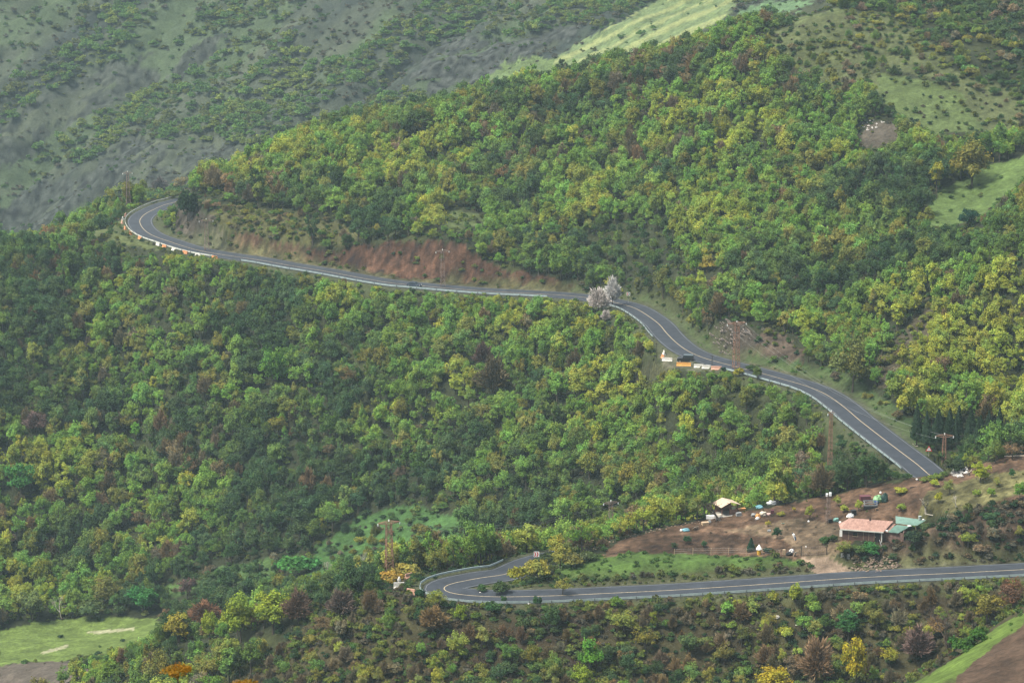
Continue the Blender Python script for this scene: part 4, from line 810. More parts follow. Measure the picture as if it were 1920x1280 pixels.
# ------------------------------------------------------------------ vegetation: the masses nobody could count
def scatter(name, pts, label, cat, classes, join=True):
    """one object; its geometry nodes set copies of the plant shapes on its points"""
    me = bpy.data.meshes.new(name); me.vertices.add(len(pts)); me.vertices.foreach_set('co', np.array([(p['x'], p['y'], p['z']) for p in pts], np.float32).ravel())
    at = me.attributes.new('tint', 'FLOAT_COLOR', 'POINT'); at.data.foreach_set('color', np.array([list(p['t'])+[1] for p in pts], np.float32).ravel())
    at = me.attributes.new('grow', 'FLOAT_VECTOR', 'POINT'); at.data.foreach_set('vector', np.array([(p['s']*p.get('ax', 1), p['s']/p.get('ax', 1), p['sz']) for p in pts], np.float32).ravel())
    at = me.attributes.new('turn', 'FLOAT_VECTOR', 'POINT'); at.data.foreach_set('vector', np.array([(0, 0, p['rot']) for p in pts], np.float32).ravel())
    keys = [(c, v) for c in classes for v in range(len(PROTO[c]))]; kid = {k: i for i, k in enumerate(keys)}
    at = me.attributes.new('sort', 'INT', 'POINT'); at.data.foreach_set('value', np.array([kid[(p['cls'], p['v'])] for p in pts], np.int32))
    o = bpy.data.objects.new(name, me); COL.objects.link(o); tag(o, label, cat, kind='stuff')
    g = bpy.data.node_groups.new(name+'_plants', 'GeometryNodeTree'); g.interface.new_socket('Geometry', in_out='INPUT', socket_type='NodeSocketGeometry'); g.interface.new_socket('Geometry', in_out='OUTPUT', socket_type='NodeSocketGeometry')
    N = g.nodes.new; gi = N('NodeGroupInput'); go = N('NodeGroupOutput'); jn = N('GeometryNodeJoinGeometry')
    def attr(nm, ty):
        a = N('GeometryNodeInputNamedAttribute'); a.data_type = ty; a.inputs[0].default_value = nm; return a.outputs[0]
    gr, tu, so = attr('grow', 'FLOAT_VECTOR'), attr('turn', 'FLOAT_VECTOR'), attr('sort', 'INT')
    for i, (c, v) in enumerate(keys):
        cr, tk = PROTO[c][v][:2]
        if (c, v) not in base_obj:                                # one mesh of crown and trunk together
            bm_v = np.zeros(len(cr.vertices)*3, np.float32); cr.vertices.foreach_get('co', bm_v)
            tv = np.zeros(len(tk.vertices)*3, np.float32); tk.vertices.foreach_get('co', tv)
            nc = len(cr.vertices); polys = [tuple(p.vertices) for p in cr.polygons]+[tuple(a+nc for a in p.vertices) for p in tk.polygons]
            mj = bpy.data.meshes.new('plant_shape'); mj.from_pydata(np.concatenate([bm_v, tv]).reshape(-1, 3).tolist(), [], polys)
            mj.materials.append(cr.materials[0]); mj.materials.append(tk.materials[0])
            sh = np.zeros(len(cr.polygons)*3, np.float32); cr.attributes['shade'].data.foreach_get('vector', sh)
            a2 = mj.attributes.new('shade', 'FLOAT_VECTOR', 'FACE'); a2.data.foreach_set('vector', np.concatenate([sh, np.ones(len(tk.polygons)*3, np.float32)]))
            mj.polygons.foreach_set('material_index', np.concatenate([np.zeros(len(cr.polygons), np.int32), np.ones(len(tk.polygons), np.int32)])); mj.update()
            base_obj[(c, v)] = bpy.data.objects.new('plant_shape', mj)
        oi = N('GeometryNodeObjectInfo'); oi.inputs['Object'].default_value = base_obj[(c, v)]; oi.inputs['As Instance'].default_value = False
        cmp = N('FunctionNodeCompare'); cmp.data_type = 'INT'; cmp.operation = 'EQUAL'; cmp.inputs[3].default_value = i; g.links.new(so, cmp.inputs[2])
        ip = N('GeometryNodeInstanceOnPoints'); g.links.new(gi.outputs[0], ip.inputs['Points']); g.links.new(cmp.outputs[0], ip.inputs['Selection'])
        g.links.new(oi.outputs['Geometry'], ip.inputs['Instance']); g.links.new(gr, ip.inputs['Scale'])
        er = N('FunctionNodeEulerToRotation'); g.links.new(tu, er.inputs[0]); g.links.new(er.outputs[0], ip.inputs['Rotation'])
        g.links.new(ip.outputs[0], jn.inputs[0])
    g.links.new(jn.outputs[0], go.inputs[0]); o.modifiers.new('plants', 'NODES').node_group = g; return o
scatter('forest', [q for q in rest if q['cls'] in TREES], 'dense mixed broadleaf wood covering the hillsides above and below the road', 'forest', TREES)
# low growth: thickets between the trees, on banks and rough slopes
P = np.concatenate([jitter_grid(400, 1000, 2.3, .215, 15), jitter_grid(480, 545, 1.7, .215, 17)]); x, y, z, px, row, n, rg, rm, k = classify(P, 16); rd, _ = road_dist(x, y)
no = np.zeros(n, bool)
for nm in ('gravel', 'rock', 'track'): no |= region(nm, px, row, y)
dens = np.full(n, .60); dens[y < 536] = .98
for nm, d in (('redbank', .2), ('dirt', .08), ('plough', .16), ('garden', .11), ('dullbank', .3), ('tipbank', .5), ('olive', .9), ('clear1', .45), ('clear2', .4), ('clear3', .45), ('strip', .06), ('meadow', .05), ('scarp', .5), ('gully', .7), ('verge', .6), ('spur', .4), ('spur2', .3), ('knob', .3), ('valley', .6), ('valley2', .6), ('strip2', .25), ('gardengrass', .5), ('orchard', .25), ('slopeR', .95), ('scree', .12)):
    q_ = region(nm, px, row, y); dens[q_] = d
sr_ = region('slopeR', px, row, y); ga_ = region('garden', px, row, y) | region('plough', px, row, y) | region('dirt', px, row, y); gr_ = region('gardengrass', px, row, y) | region('strip2', px, row, y) | region('verge', px, row, y)
rnd = rg.uniform(size=(n, 5)); a1 = fbm(x/8, y/10, 61, 3)
keep = (~no) & (rd > HALF+1.1) & (rnd[:, 0] < dens*(1+a1)) & ((z+1.5)/y > rm-.0015) & (np.abs(px-960) < 1080) & (row < 1330) & (y > 300)
low = []
names = ['olive green', 'mid green', 'dark green', 'grey-brown', 'reddish brown', 'yellow-green', 'fresh green']
for i in np.where(keep)[0]:
    r = rnd[i]; c = a1[i]+(r[1]-.5)*1.2
    if y[i] < 536: tn = 'yellow-green' if c > .62 else 'olive green' if c > .2 else 'grey-brown' if c > -.05 else 'reddish brown' if c > -.2 else 'dark green' if c < -.5 else 'mid green'
    else: tn = 'yellow-green' if c > .6 else 'olive green' if c > .15 else 'mid green' if c > -.25 else 'dark green' if c > -.55 else 'grey-brown'
    if ga_[i]: tn = 'grey-brown' if c < .3 else 'olive green'
    if sr_[i]: tn = 'dark green' if c > -.1 else 'grey-brown' if c > -.4 else 'reddish brown'
    if gr_[i]: tn = 'fresh green' if c > 0 else 'mid green'
    cls = 'tuft' if (r[2] < .62 or gr_[i] or ga_[i]) else ('brush' if 'brown' in tn else 'shrub'); s = (.5+.8*r[3])*(.55 if cls != 'tuft' else 1.0)*(.55 if gr_[i] else .32 if ga_[i] else 1)
    if rd[i] < HALF+2.5: s *= .6
    low.append(dict(x=x[i], y=y[i], z=z[i]-.1, cls=cls, v=int(r[4]*len(PROTO[cls])), s=s, sz=s*(.7+.5*r[1]), rot=r[3]*60, t=np.array(PAL[tn])*(.85+.4*r[4])))
low += [q for q in rest if q['cls'] in ('shrub', 'brush')]
scatter('undergrowth', low, 'low scrub, brambles and grass tufts between the trees and on the rough slopes', 'undergrowth', ('tuft', 'shrub', 'brush'))
# far mountainside
P = jitter_grid(1000, 1720, 4.3, .235, 25); x, y, z, px, row, n, rg, rm, k = classify(P, 26)
ac, di = x*.85-y*.55, x*.55+y*.85; a1 = fbm(ac/26, di/95, 71, 4); a2 = fbm(x/10, y/10, 72, 3); rnd = rg.uniform(size=(n, 6))
bare = np.zeros(n, bool)
for nm in ('shale1', 'shale2', 'shale3', 'shale4', 'pale2', 'teal'): bare |= region(nm, px, row, y)
pale = region('pale', px, row, y); d = np.where(a1 > .08, .97, np.where(a1 > -.12, .75, .42))
band = inpoly(px, row, [(560,290),(600,225),(700,185),(780,190),(860,200),(960,165),(1080,170),(1200,130),(1300,60),(1350,90),(1200,200),(900,250),(600,300)]) & (y > 1100)
lush = inpoly(px, row, [(340,150),(420,70),(520,20),(580,60),(590,150),(520,220),(400,200)]) & (y > 1100)
d = np.where(band, .95, d); d = np.where(bare, .30, d); d = np.where(pale, .12, d); d = np.where(lush, .7, d)
keep = (rnd[:, 0] < d) & ((z+4)/y > rm-.001) & (np.abs(px-960) < 1150) & (row > -120); fl = []
for i in np.where(keep)[0]:
    r = rnd[i]; c = a1[i]*1.9+a2[i]*.9+(r[1]-.5)*.6+.12+(.35 if band[i] or lush[i] else 0)
    tn = 'yellow-green' if c > .75 else 'fresh green' if c > .30 else 'olive green' if c > -.02 else 'mid green' if c > -.35 else 'grey-brown'
    s = .40+.85*r[2]**1.5; s *= .55 if pale[i] else 1.0
    s *= .62 if c < -.1 or bare[i] else .95
    if c > .25: s *= 1.25
    if bare[i]: s *= .6; tn = 'grey-brown' if r[4] < .4 else 'olive green' if r[4] < .6 else 'mid green'
    fl.append(dict(x=x[i], y=y[i], z=z[i]-.2, cls='farclump', v=int(r[3]*4), s=s, sz=s*(.6+.5*r[4]), rot=r[5]*6.28, t=np.array(PAL[tn])*(.8+.45*r[4])))
scatter('far_woodland', fl, 'hazy scrub and trees scattered over the far mountainside', 'woodland', ('farclump',))
print('solo', len(solo), 'rest', len(rest), 'low', len(low), 'far', len(fl))

# ------------------------------------------------------------------ guardrails and concrete blocks
rr = lambda px, row, lo=0, hi=None: ridx(px, row, lo, hi)
OFF = HALF+0.75
guardrail(i_far-6, rr(428, 479.5), OFF, 'pale metal guardrail curving round the outside of the left road bend', m_galvo)
guardrail(rr(470, 486), rr(1050, 553), OFF, 'thin grey guardrail along the near edge of the straight upper road', m_galv, 5)
guardrail(rr(1172, 572), rr(1247, 618)+9, OFF, 'pale guardrail on the curve between the white blossoming tree and parked car', m_galv)
guardrail(rr(1392, 691), i_end-1, OFF, 'pale guardrail along the lower left edge of the right road stretch', m_galv)
guardrail(i_arm-2, i_out, OFF, 'long blue-grey guardrail round the hairpin and along the near road', m_galv)
m_bw = mat('painted_block_white', (.62, .60, .55), 0.85, (.36, .34, .30), 2.5)
m_bo = mat('painted_block_orange', (.60, .25, .10), 0.85, (.36, .15, .07), 2.5)
m_by = mat('painted_block_amber', (.66, .33, .08), 0.85, (.40, .19, .05), 2.5)
m_bs = mat('painted_block_salmon', (.58, .33, .24), 0.85, (.38, .21, .15), 2.5)
def beside(px, row, off, lo=0, hi=None):
    Q = ROAD+np.c_[NRM*off, np.zeros(len(ROAD))]; a, b = project(Q[:, 0], Q[:, 1], Q[:, 2]); hi = hi or len(ROAD)
    i = lo+int(np.argmin((a[lo:hi]-px)**2+(b[lo:hi]-row)**2)); return Vector(Q[i]), math.atan2(TAN[i][1], TAN[i][0])
def block(p, rz, m, label, ln=2.3, h=.95):
    e = empty('concrete_barrier', (p.x, p.y, p.z-.05), rz); tag(e, label, 'barrier', 'painted concrete barrier blocks')
    MB().prism([(-.36, 0), (.36, 0), (.36, .14), (.15, .40), (.10, h), (-.10, h), (-.15, .40), (-.36, .14)], -ln/2, ln/2).build('block', m, e).rotation_euler = (0, 0, math.pi/2)
    MB().tube([(-ln/2+.3, 0, h-.02), (-ln/2+.3, 0, h+.08), (-ln/2+.5, 0, h+.08), (-ln/2+.5, 0, h-.02)], .02, 5).build('lifting_loop', m_post, e)
    return e
for px, row, m, w in [(230,402,m_bs,'salmon barrier block furthest back outside the left bend'),(228,411,m_bw,'white barrier block at the outermost point of the left bend'),(230.4,419,m_bs,'faded pink barrier block below the white outermost one'),
                      (238,427,m_bo,'orange barrier block, upper one of three outside the left bend'),(249,435,m_bo,'orange barrier block, middle one of three outside the left bend'),(263,443,m_bo,'orange barrier block, lower one of three outside the left bend'),
                      (297,457,m_bw,'white barrier block first in the row below the left bend'),(308,464,m_bo,'bright orange block after the first white one below the left bend'),(326,470,m_bw,'white block between two orange ones below the left bend'),
                      (348,475,m_bo,'orange block half hidden by leaves below the left bend'),(369,477,m_bw,'small white block near the end of the barrier row'),(406,480,m_bo,'last orange block of the upper barrier row')]:
    p, a = beside(px, row, OFF+.95, 0, 100); block(p, a, m, w)
for px, row, rz, m, ln, w in [(1243,672,1.75,m_bo,2.2,'orange end block standing crosswise at the pull-out corner'),(1245,664,1.6,m_bw,2.0,'white block standing crosswise behind the orange end block'),(1251,677,-.25,m_bw,2.6,'white block left of the black off-road car'),
                              (1282,686,-.12,m_by,3.6,'bright amber block directly in front of the black car'),(1310,689,-.12,m_bw,2.4,'white block right of the amber block'),(1324,691,-.12,m_bw,2.2,'second white block right of the amber block'),(1343,694,-.14,m_bs,2.6,'pale block at the right end of the pull-out row')]:
    block(hit(px, row), rz, m, w, ln, .92)
for px, row, rz, m, ln, h, w in [(748,1102,.1,m_bw,2.1,1.2,'whitish block lying left of the hairpin'),(766,1083,.7,m_bs,1.6,1.0,'salmon block behind the hairpin rail'),(781,1077,.3,m_bs,2.0,.8,'salmon block further back along the hairpin rail'),(771,1114,-.5,m_bs,1.9,1.2,'salmon block in front of the hairpin rail')]:
    block(hit(px, row), rz, m, w, ln, h)
p = hit(748, 1100); tag(MB().blob((0, 0, .55), (.34, .3, .62), 3, 7, 6, .25).build('boulder', m_bw), 'pointed white stone standing on the whitish block', 'stone').location = (p.x+.05, p.y, p.z+.95)

# ------------------------------------------------------------------ vehicles
m_tyre = mat('tyre_rubber', (.018, .018, .018), 0.8); m_rim = mat('wheel_rim', (.35, .36, .37), 0.35, metal=.7)
m_glass = mat('dark_window_glass', (.025, .035, .045), 0.08, (.02, .028, .036), spec=.6)
m_head = mat('headlamp_glass', (.78, .78, .70), 0.2); m_tail = mat('tail_lamp', (.35, .02, .02), 0.3)
def car(name, p, rz, body_m, roof_m, prof, glass, Wd, label, cat, wheels, wr, extra=None):
    e = empty(name, p, rz); tag(e, label, cat)
    b = MB().prism(prof, -Wd/2, Wd/2, .10); b.build('body', body_m, e, .05)
    for q in glass:                                               # side and end windows stand 4 mm proud
        for s in (-1, 1):
            yy = s*(Wd/2-.062); MB().add([(x, yy-(.0 if s > 0 else 0), z) for x, z in q]+[(x, yy+s*.03, z) for x, z in q], [(0,1,2,3),(7,6,5,4),(0,4,5,1),(1,5,6,2),(2,6,7,3),(3,7,4,0)]).build('side_window', m_glass, e)
    for x in wheels:
        for s in (-1, 1):
            w = MB().tube([(x, s*(Wd/2-.20), wr), (x, s*(Wd/2+.02), wr)], wr, 16).build('wheel', m_tyre, e); MB().tube([(x, s*(Wd/2), wr), (x, s*(Wd/2+.035), wr)], wr*.58, 12).build('rim', m_rim, w)
    L0 = max(x for x, z in prof); L1 = min(x for x, z in prof); zh = extra['zh']
    for s in (-1, 1):
        MB().box((L0-.02, s*(Wd/2-.28), zh), (.10, .34, .17)).build('headlight', m_head, e); MB().box((L1+.02, s*(Wd/2-.22), zh+.1), (.08, .22, .2)).build('tail_light', m_tail, e)
    for pts in extra['ends']: MB().add([Vector(a) for a in pts], [(0,1,2,3)]).build('windscreen', m_glass, e)
    if roof_m:
        x0, x1, z = extra['roof']; MB().box(((x0+x1)/2, 0, z+.03), (x1-x0, Wd-.22, .07)).build('roof', roof_m, e, .02)
    MB().box((L0+.03, 0, .42), (.12, Wd-.1, .20)).build('front_bumper', extra['bump'], e, .02); MB().box((L1-.03, 0, .45), (.12, Wd-.1, .20)).build('rear_bumper', extra['bump'], e, .02)
    return e
m_navy = mat('dark_blue_car_paint', (.045, .06, .085), 0.25, (.035, .045, .065), spec=.6)
m_black = mat('black_car_paint', (.010, .012, .014), 0.4, (.007, .009, .010), spec=.35); m_grey = mat('grey_canvas_roof', (.075, .10, .11), 0.6, (.05, .07, .08))
i = rr(785, 535); cpos = ROAD[i]+np.r_[NRM[i]*1.7, .035]; h1 = math.atan2(TAN[i][1], TAN[i][0])
car('parked_car', cpos, h1+0, m_navy, None, [(-2.15,.28),(2.1,.28),(2.15,.62),(1.95,.80),(1.05,.92),(.35,1.40),(-.95,1.43),(-1.75,1.0),(-2.12,.92)],
    [[(.92,.93),(.33,1.33),(-.25,1.36),(-.25,.93)],[(-.33,.93),(-.33,1.36),(-.95,1.36),(-1.5,1.0)]], 1.74, 'dark blue car driving on the straight road below the red earth bank', 'car', (-1.35, 1.35), .32,
    dict(zh=.66, ends=[[(1.06,-.62,.96),(1.06,.62,.96),(.38,.55,1.42),(.38,-.55,1.42)],[(-1.0,-.55,1.44),(-1.0,.55,1.44),(-1.74,.6,1.03),(-1.74,-.6,1.03)]], bump=m_navy)).name = 'car'
jp = hit(1285, 680)
car('off_road_car', (jp.x, jp.y, jp.z+.02), math.pi-.12, m_black, m_grey, [(-2.05,.45),(2.0,.45),(2.05,1.02),(1.95,1.16),(.72,1.22),(.45,1.88),(-1.95,1.90),(-2.07,1.1)],
    [[(.58,1.24),(.38,1.76),(-.35,1.77),(-.35,1.24)],[(-.45,1.24),(-.45,1.77),(-1.1,1.77),(-1.1,1.24)],[(-1.2,1.24),(-1.2,1.77),(-1.85,1.77),(-1.9,1.24)]], 1.80, 'black boxy off-road car parked at the pull-out behind the amber block', 'off-road car', (-1.3, 1.3), .40,
    dict(zh=.95, ends=[[(.74,-.62,1.26),(.74,.62,1.26),(.49,.60,1.80),(.49,-.60,1.80)],[(-2.09,-.6,1.2),(-2.09,.6,1.2),(-2.0,.6,1.78),(-2.0,-.6,1.78)]], bump=m_grey, roof=(-1.9,.4,1.90)))
MBp = MB().tube([(0, 0, 0), (.12, 0, 0)], .36, 14)

# ------------------------------------------------------------------ power line masts, poles, cables and signs
m_rust = mat('rusty_steel', (.25, .135, .09), 0.85, (.14, .08, .055), 3.0); m_rust2 = mat('grey_rusty_steel', (.22, .16, .13), 0.85, (.12, .09, .075), 3.0)
m_insul = mat('insulator_glass', (.72, .74, .72), 0.3, (.5, .54, .52)); m_wood = mat('dark_weathered_pole', (.055, .048, .04), 0.9)
def mast(p, H, w0, w1, arm, label, m=None, rz=.3, th=.052, panels=9, drop=.55):
    m = m or m_rust; e = empty('lattice_mast', (p.x, p.y, p.z-.3), rz); tag(e, label, 'mast', 'lattice power line masts')
    mb = MB(); w = lambda z: (w0+(w1-w0)*z/H)/2
    for sx in (-1, 1):
        for sy in (-1, 1): mb.tube([(sx*w(0), sy*w(0), 0), (sx*w(H), sy*w(H), H)], th, 4)
    for k in range(panels):
        z0, z1 = H*k/panels, H*(k+1)/panels; a, b = w(z0), w(z1); f = 1 if k % 2 else -1
        for s in (-1, 1):
            mb.tube([(s*a, -f*a, z0), (s*b, f*b, z1)], th*.62, 4); mb.tube([(-f*a, s*a, z0), (f*b, s*b, z1)], th*.62, 4)
            mb.tube([(s*b, -b, z1), (s*b, b, z1)], th*.55, 4); mb.tube([(-b, s*b, z1), (b, s*b, z1)], th*.55, 4)
    mb.build('mast_frame', m, e)
    tips = []
    if arm:
        ca_ = MB(); z = H+.05
        for s in (-1, 1):
            for q in (-1, 1): ca_.tube([(0, q*w1/2, z+.35), (s*arm/2, 0, z+.05)], th*.8, 4); ca_.tube([(0, q*w1/2, z-.35), (s*arm/2, 0, z)], th*.7, 4)
            for f in (.35, .7): ca_.tube([(s*arm/2*f, 0, z+.35-.3*f), (s*arm/2*f, 0, z-.35+.35*f)], th*.5, 4)
        ca_.build('crossarm', m, e)
        for x in (-arm/2, 0, arm/2):
            zz = z if x else z+.7
            ins = MB()
            for j in range(3): ins.tube([(x, 0, zz-drop*.3*j-.08), (x, 0, zz-drop*.3*j-.16)], .13, 8)
            ins.tube([(x, 0, zz+.02), (x, 0, zz-drop)], .035, 5); ins.build('insulator', m_insul, e)
            c, s_ = math.cos(rz), math.sin(rz); tips.append(Vector((p.x+c*x, p.y+s_*x, p.z-.3+zz-drop)))
    return tips
def mast_at(px, base, top, lab, w0, w1, arm, dy=0, Y=None, **kw):
    p = hit(px, base)
    if Y: x_ = world_at(px, base, Y)[0]; p = Vector((x_, Y, float(height(x_, Y)))); base = float(project(p.x, p.y, p.z)[1])
    p.y += dy; p.z = height(p.x, p.y) if dy else p.z; k = ppm(p); return mast(p, (base-top)/k, w0, w1, arm, lab, **kw)
T1 = mast_at(241, 386, 322, 'faint grey lattice mast behind the left road bend', 1.5, .6, 3.2, m=m_rust2)
T2 = mast_at(388, 470, 411, 'pinkish lattice mast in front of the brown bank by the left bend', 1.4, .7, 4.4, m=m_rust2)
T3 = mast_at(830, 538, 468, 'lattice mast in front of the red earth bank', 1.3, .7, 4.0, m=m_rust2)
T4 = mast_at(1380, 692, 602, 'rusty red lattice mast in front of the pale rock face', 1.5, .95, 5.0, panels=13, th=.07)
T5 = mast_at(1769, 872, 817, 'lattice mast with wide crossarm below the conifer grove', .95, .55, 3.9, rz=.05, panels=7)
T6 = mast_at(730, 1066, 972, 'rusty lattice mast with white insulators behind the hairpin', 1.6, 1.0, 4.6, Y=556, panels=11, th=.085)
T7 = mast_at(1145, 1002, 938, 'mast among the trees of which mainly the pale crossarm shows', 1.2, .7, 3.6, m=m_rust2)
T8 = mast_at(1555, 905, 768, 'tall slim rusty mast standing in the wood above the garden', 1.0, .5, 1.6, panels=18)
T9 = mast_at(1552, 980, 922, 'slim mast at the garden edge carrying white transformer boxes', .75, .55, 0, panels=9, m=m_rust2)
p = hit(1552, 980); e = empty('transformer', (p.x, p.y-.1, p.z+5.9)); tag(e, 'white boxes mounted on top of the slim garden mast', 'transformer')
w_ = mat('white_enamel', (.75, .76, .76), 0.4, (.55, .57, .57)); MB().box((-.32, 0, 0), (.45, .5, .6)).build('tank', w_, e, .05); MB().box((.35, 0, .15), (.5, .5, .75)).build('tank', w_, e, .05)
MB().tube([(-.8, 0, -.35), (.8, 0, -.35)], .06, 5).build('bracket', m_rust2, e)
m_wire = mat('power_cable_metal', (.30, .31, .30), 0.5)
def cable(a, b, sag, label):
    pts = [a.lerp(b, t/14)+Vector((0, 0, -sag*4*(t/14)*(1-t/14))) for t in range(15)]; o = MB().tube(pts, .012, 4).build('power_cable', m_wire); tag(o, label, 'cable', 'power cables between the masts')
for A, B, sag, w in ((T4, T5, 4, 'from the rock face mast down to the conifer grove mast'), (T6, T7, 3, 'from the hairpin mast to the mast hidden in trees')):
    for a, b, s in zip(A, B, ('left', 'middle', 'right')): cable(a, b, sag, f'{s} cable {w}')
def pole(px, row, top, label, r=.09):
    p = hit(px, row); h = (row-top)/ppm(p); e = empty('utility_pole', p); tag(e, label, 'pole'); MB().tube([(0, 0, -.4), (0, 0, h)], [r, r*.75], 8).build('shaft', m_wood, e)
    MB().box((0, 0, h-.35), (.9, .08, .1)).build('crossbar', m_wood, e)
pole(1230, 682, 641, 'thin dark pole beside the pull-out corner'); pole(1335, 685, 665, 'short dark post beside the road above the white blocks', .08)
m_signw = mat('sign_white', (.75, .75, .73), 0.5, (.62, .62, .6)); m_signr = mat('sign_red', (.50, .05, .045), 0.5, (.4, .04, .035)); m_signk = mat('sign_black', (.03, .03, .03), 0.6); m_steel = mat('galvanised_post', (.34, .35, .35), 0.5)
def sign_base(px, row, h, label, rz=0):
    p = hit(px, row); e = empty('road_sign', p, rz); tag(e, label, 'sign'); MB().tube([(0, 0, -.3), (0, 0, h)], .04, 6).build('post', m_steel, e); return e
def chevron_sign(px, row, h, label, s=1.0, red=True):
    e = sign_base(px, row, h, label); b = MB().box((0, -.07, h-.3), (1.0*s, .04, 1.0*s)).build('board', m_signw, e)
    for dx in (-.26, .16):
        for f in (1, -1):
            MB().add([(dx*s, -.097, h-.3), ((dx+.2)*s, -.097, h-.3), ((dx+.36)*s if False else (dx+.02)*s, -.097, h-.3+f*.44*s), ((dx-.2)*s, -.097, h-.3+f*.44*s)], [(0,1,2,3) if f > 0 else (3,2,1,0)]).build('chevron', m_signr if dx < 0 or red else m_signk, b)
chevron_sign(1178, 568, 2.9, 'square red and white chevron sign right of the white blossoming tree', 1.0, False)
chevron_sign(1006, 1054, 2.1, 'red and white chevron sign behind the hairpin rail end', 1.15)
e = sign_base(1741, 860, 1.9, 'white triangular warning sign with red rim beside the road end')
b = MB().add([(-.75, -.07, 1.0), (.75, -.07, 1.0), (0, -.07, 2.25), (-.75, -.03, 1.0), (.75, -.03, 1.0), (0, -.03, 2.25)], [(0,1,2),(5,4,3),(0,3,4,1),(1,4,5,2),(2,5,3,0)]).build('board', m_signr, e)
MB().add([(-.48, -.078, 1.16), (.48, -.078, 1.16), (0, -.078, 1.95)], [(0,1,2)]).build('panel', m_signw, b); MB().add([(-.05, -.084, 1.24), (.05, -.084, 1.24), (.05, -.084, 1.66), (-.05, -.084, 1.66)], [(0,1,2,3)]).build('symbol', m_signk, b)

# ------------------------------------------------------------------ farmhouse
m_tile = mat('clay_roof_tiles', (.36, .22, .175), 0.9, (.21, .12, .095), 1.6, stretch=(1.2, .5, 1)); m_wall = mat('dark_brown_wall', (.105, .058, .045), 0.9, (.062, .036, .030), 1.5)
m_brick = mat('rough_brick', (.24, .15, .12), 0.9, (.12, .075, .06), 2.5); m_green = mat('green_corrugated_sheet', (.15, .25, .20), 0.5, (.09, .16, .13), 1.2, spec=.5)
m_fascia = mat('pale_gutter', (.52, .52, .46), 0.6, (.38, .38, .34)); m_plank = mat('weathered_planks', (.30, .22, .15), 0.9, (.16, .12, .085), 2.0, stretch=(.4, 1, 3))
m_dark = mat('near_black_brown', (.02, .017, .015), 0.9)  # one near-black brown for the stovepipe, door and window slabs
def ribbed(name, P00, P10, P11, P01, mt, parent, nx=60, ny=10, amp=.035, per=None, th=.05, axis=0):
    """a corrugated sheet spanned by four corners, ribs running from the 0-edge to the 1-edge"""
    P00, P10, P11, P01 = map(Vector, (P00, P10, P11, P01)); V = []; Fs = []
    for lay in (0, 1):
        for j in range(ny+1):
            for i in range(nx+1):
                u, v = i/nx, j/ny; p = (P00*(1-u)+P10*u)*(1-v)+(P01*(1-u)+P11*u)*v
                V.append(p+Vector((0, 0, amp*(1 if i % 2 else -1)*(1 if axis == 0 else 0)+(amp*.8*(j % 2) if axis else 0)-lay*th)))
    n = (nx+1)*(ny+1); q = lambda i, j, l: l*n+j*(nx+1)+i
    for j in range(ny):
        for i in range(nx): Fs.append((q(i,j,0), q(i+1,j,0), q(i+1,j+1,0), q(i,j+1,0))); Fs.append((q(i,j+1,1), q(i+1,j+1,1), q(i+1,j,1), q(i,j,1)))
    for i in range(nx): Fs.append((q(i,0,1), q(i+1,0,1), q(i+1,0,0), q(i,0,0))); Fs.append((q(i,ny,0), q(i+1,ny,0), q(i+1,ny,1), q(i,ny,1)))
    for j in range(ny): Fs.append((q(0,j,0), q(0,j+1,0), q(0,j+1,1), q(0,j,1))); Fs.append((q(nx,j,1), q(nx,j+1,1), q(nx,j+1,0), q(nx,j,0)))
    return MB().add(V, Fs).build(name, mt, parent)
hp_ = hit(1579, 1011); e = empty('farmhouse', hp_, -.24); tag(e, 'low farmhouse with clay tiled roof and dark brown walls above the near road', 'house')
HW, HH = 8.0, 2.15
MB().box((HW/2, .06, HH/2-.5), (HW, .12, HH+1)).box((HW/2, 5.0, HH/2-.3), (HW, .12, HH+1.4)).box((.06, 2.53, HH/2-.5), (.12, 4.82, HH+1)).box((HW-.06, 2.53, HH/2-.5), (.12, 4.82, HH+1)).build('wall', m_wall, e)
rf = ribbed('roof', (-.35, -.35, HH), (HW+.15, -.35, HH), (HW+1.6, 4.3, HH+.95), (.9, 4.3, HH+.95), m_tile, e, 64, 14, .03); MB().add([(-.35, -.35, HH-.06), (-1.1, 2.6, HH+.05), (.9, 4.3, HH+.9), (-.35, -.35, HH+.0), (-1.1, 2.6, HH+.1), (.9, 4.3, HH+.96)], [(3,5,4),(0,1,2),(0,3,4,1),(1,4,5,2),(2,5,3,0)]).build('hip_slope', m_tile, rf)
ribbed('roof', (.9, 4.33, HH+.94), (HW+1.6, 4.33, HH+.94), (HW+1.2, 6.2, HH+.35), (.3, 6.2, HH+.35), m_tile, e, 50, 6, .03)
MB().tube([(5.0, 3.9, HH+.8), (5.0, 3.9, HH+1.45)], .14, 8).build('stovepipe', m_dark, rf)
MB().box((HW/2-.1, -.40, HH-.06), (HW+.6, .10, .22)).build('gutter', m_fascia, e)
d = MB().box((7.0, -.03, .95), (.95, .08, 1.95)).build('door', m_dark, e); MB().box((6.62, -.09, .95), (.05, .05, .16)).build('handle', m_fascia, d)
MB().box((7.85, -.08, 1.0), (.22, .14, 2.1)).build('corner_post', m_fascia, e); MB().box((6.35, -.06, 1.05), (.10, .09, 2.0)).build('door_frame', m_plank, e)
w = MB().box((2.6, -.02, 1.15), (.9, .06, .75)).build('window', m_dark, e); MB().box((2.6, -.06, .74), (1.1, .14, .06)).box((3.08, -.06, 1.15), (.06, .08, .8)).build('window_frame', m_plank, w)
for x in (1.3, 4.2, 5.3): MB().box((x, -.03, 1.05), (.08, .07, 2.05)).build('wall_batten', m_plank, e)
e2 = empty('lean_to_shed', hp_, -.24); tag(e2, 'brick lean-to with green corrugated roofs at the right end of the farmhouse', 'shed')
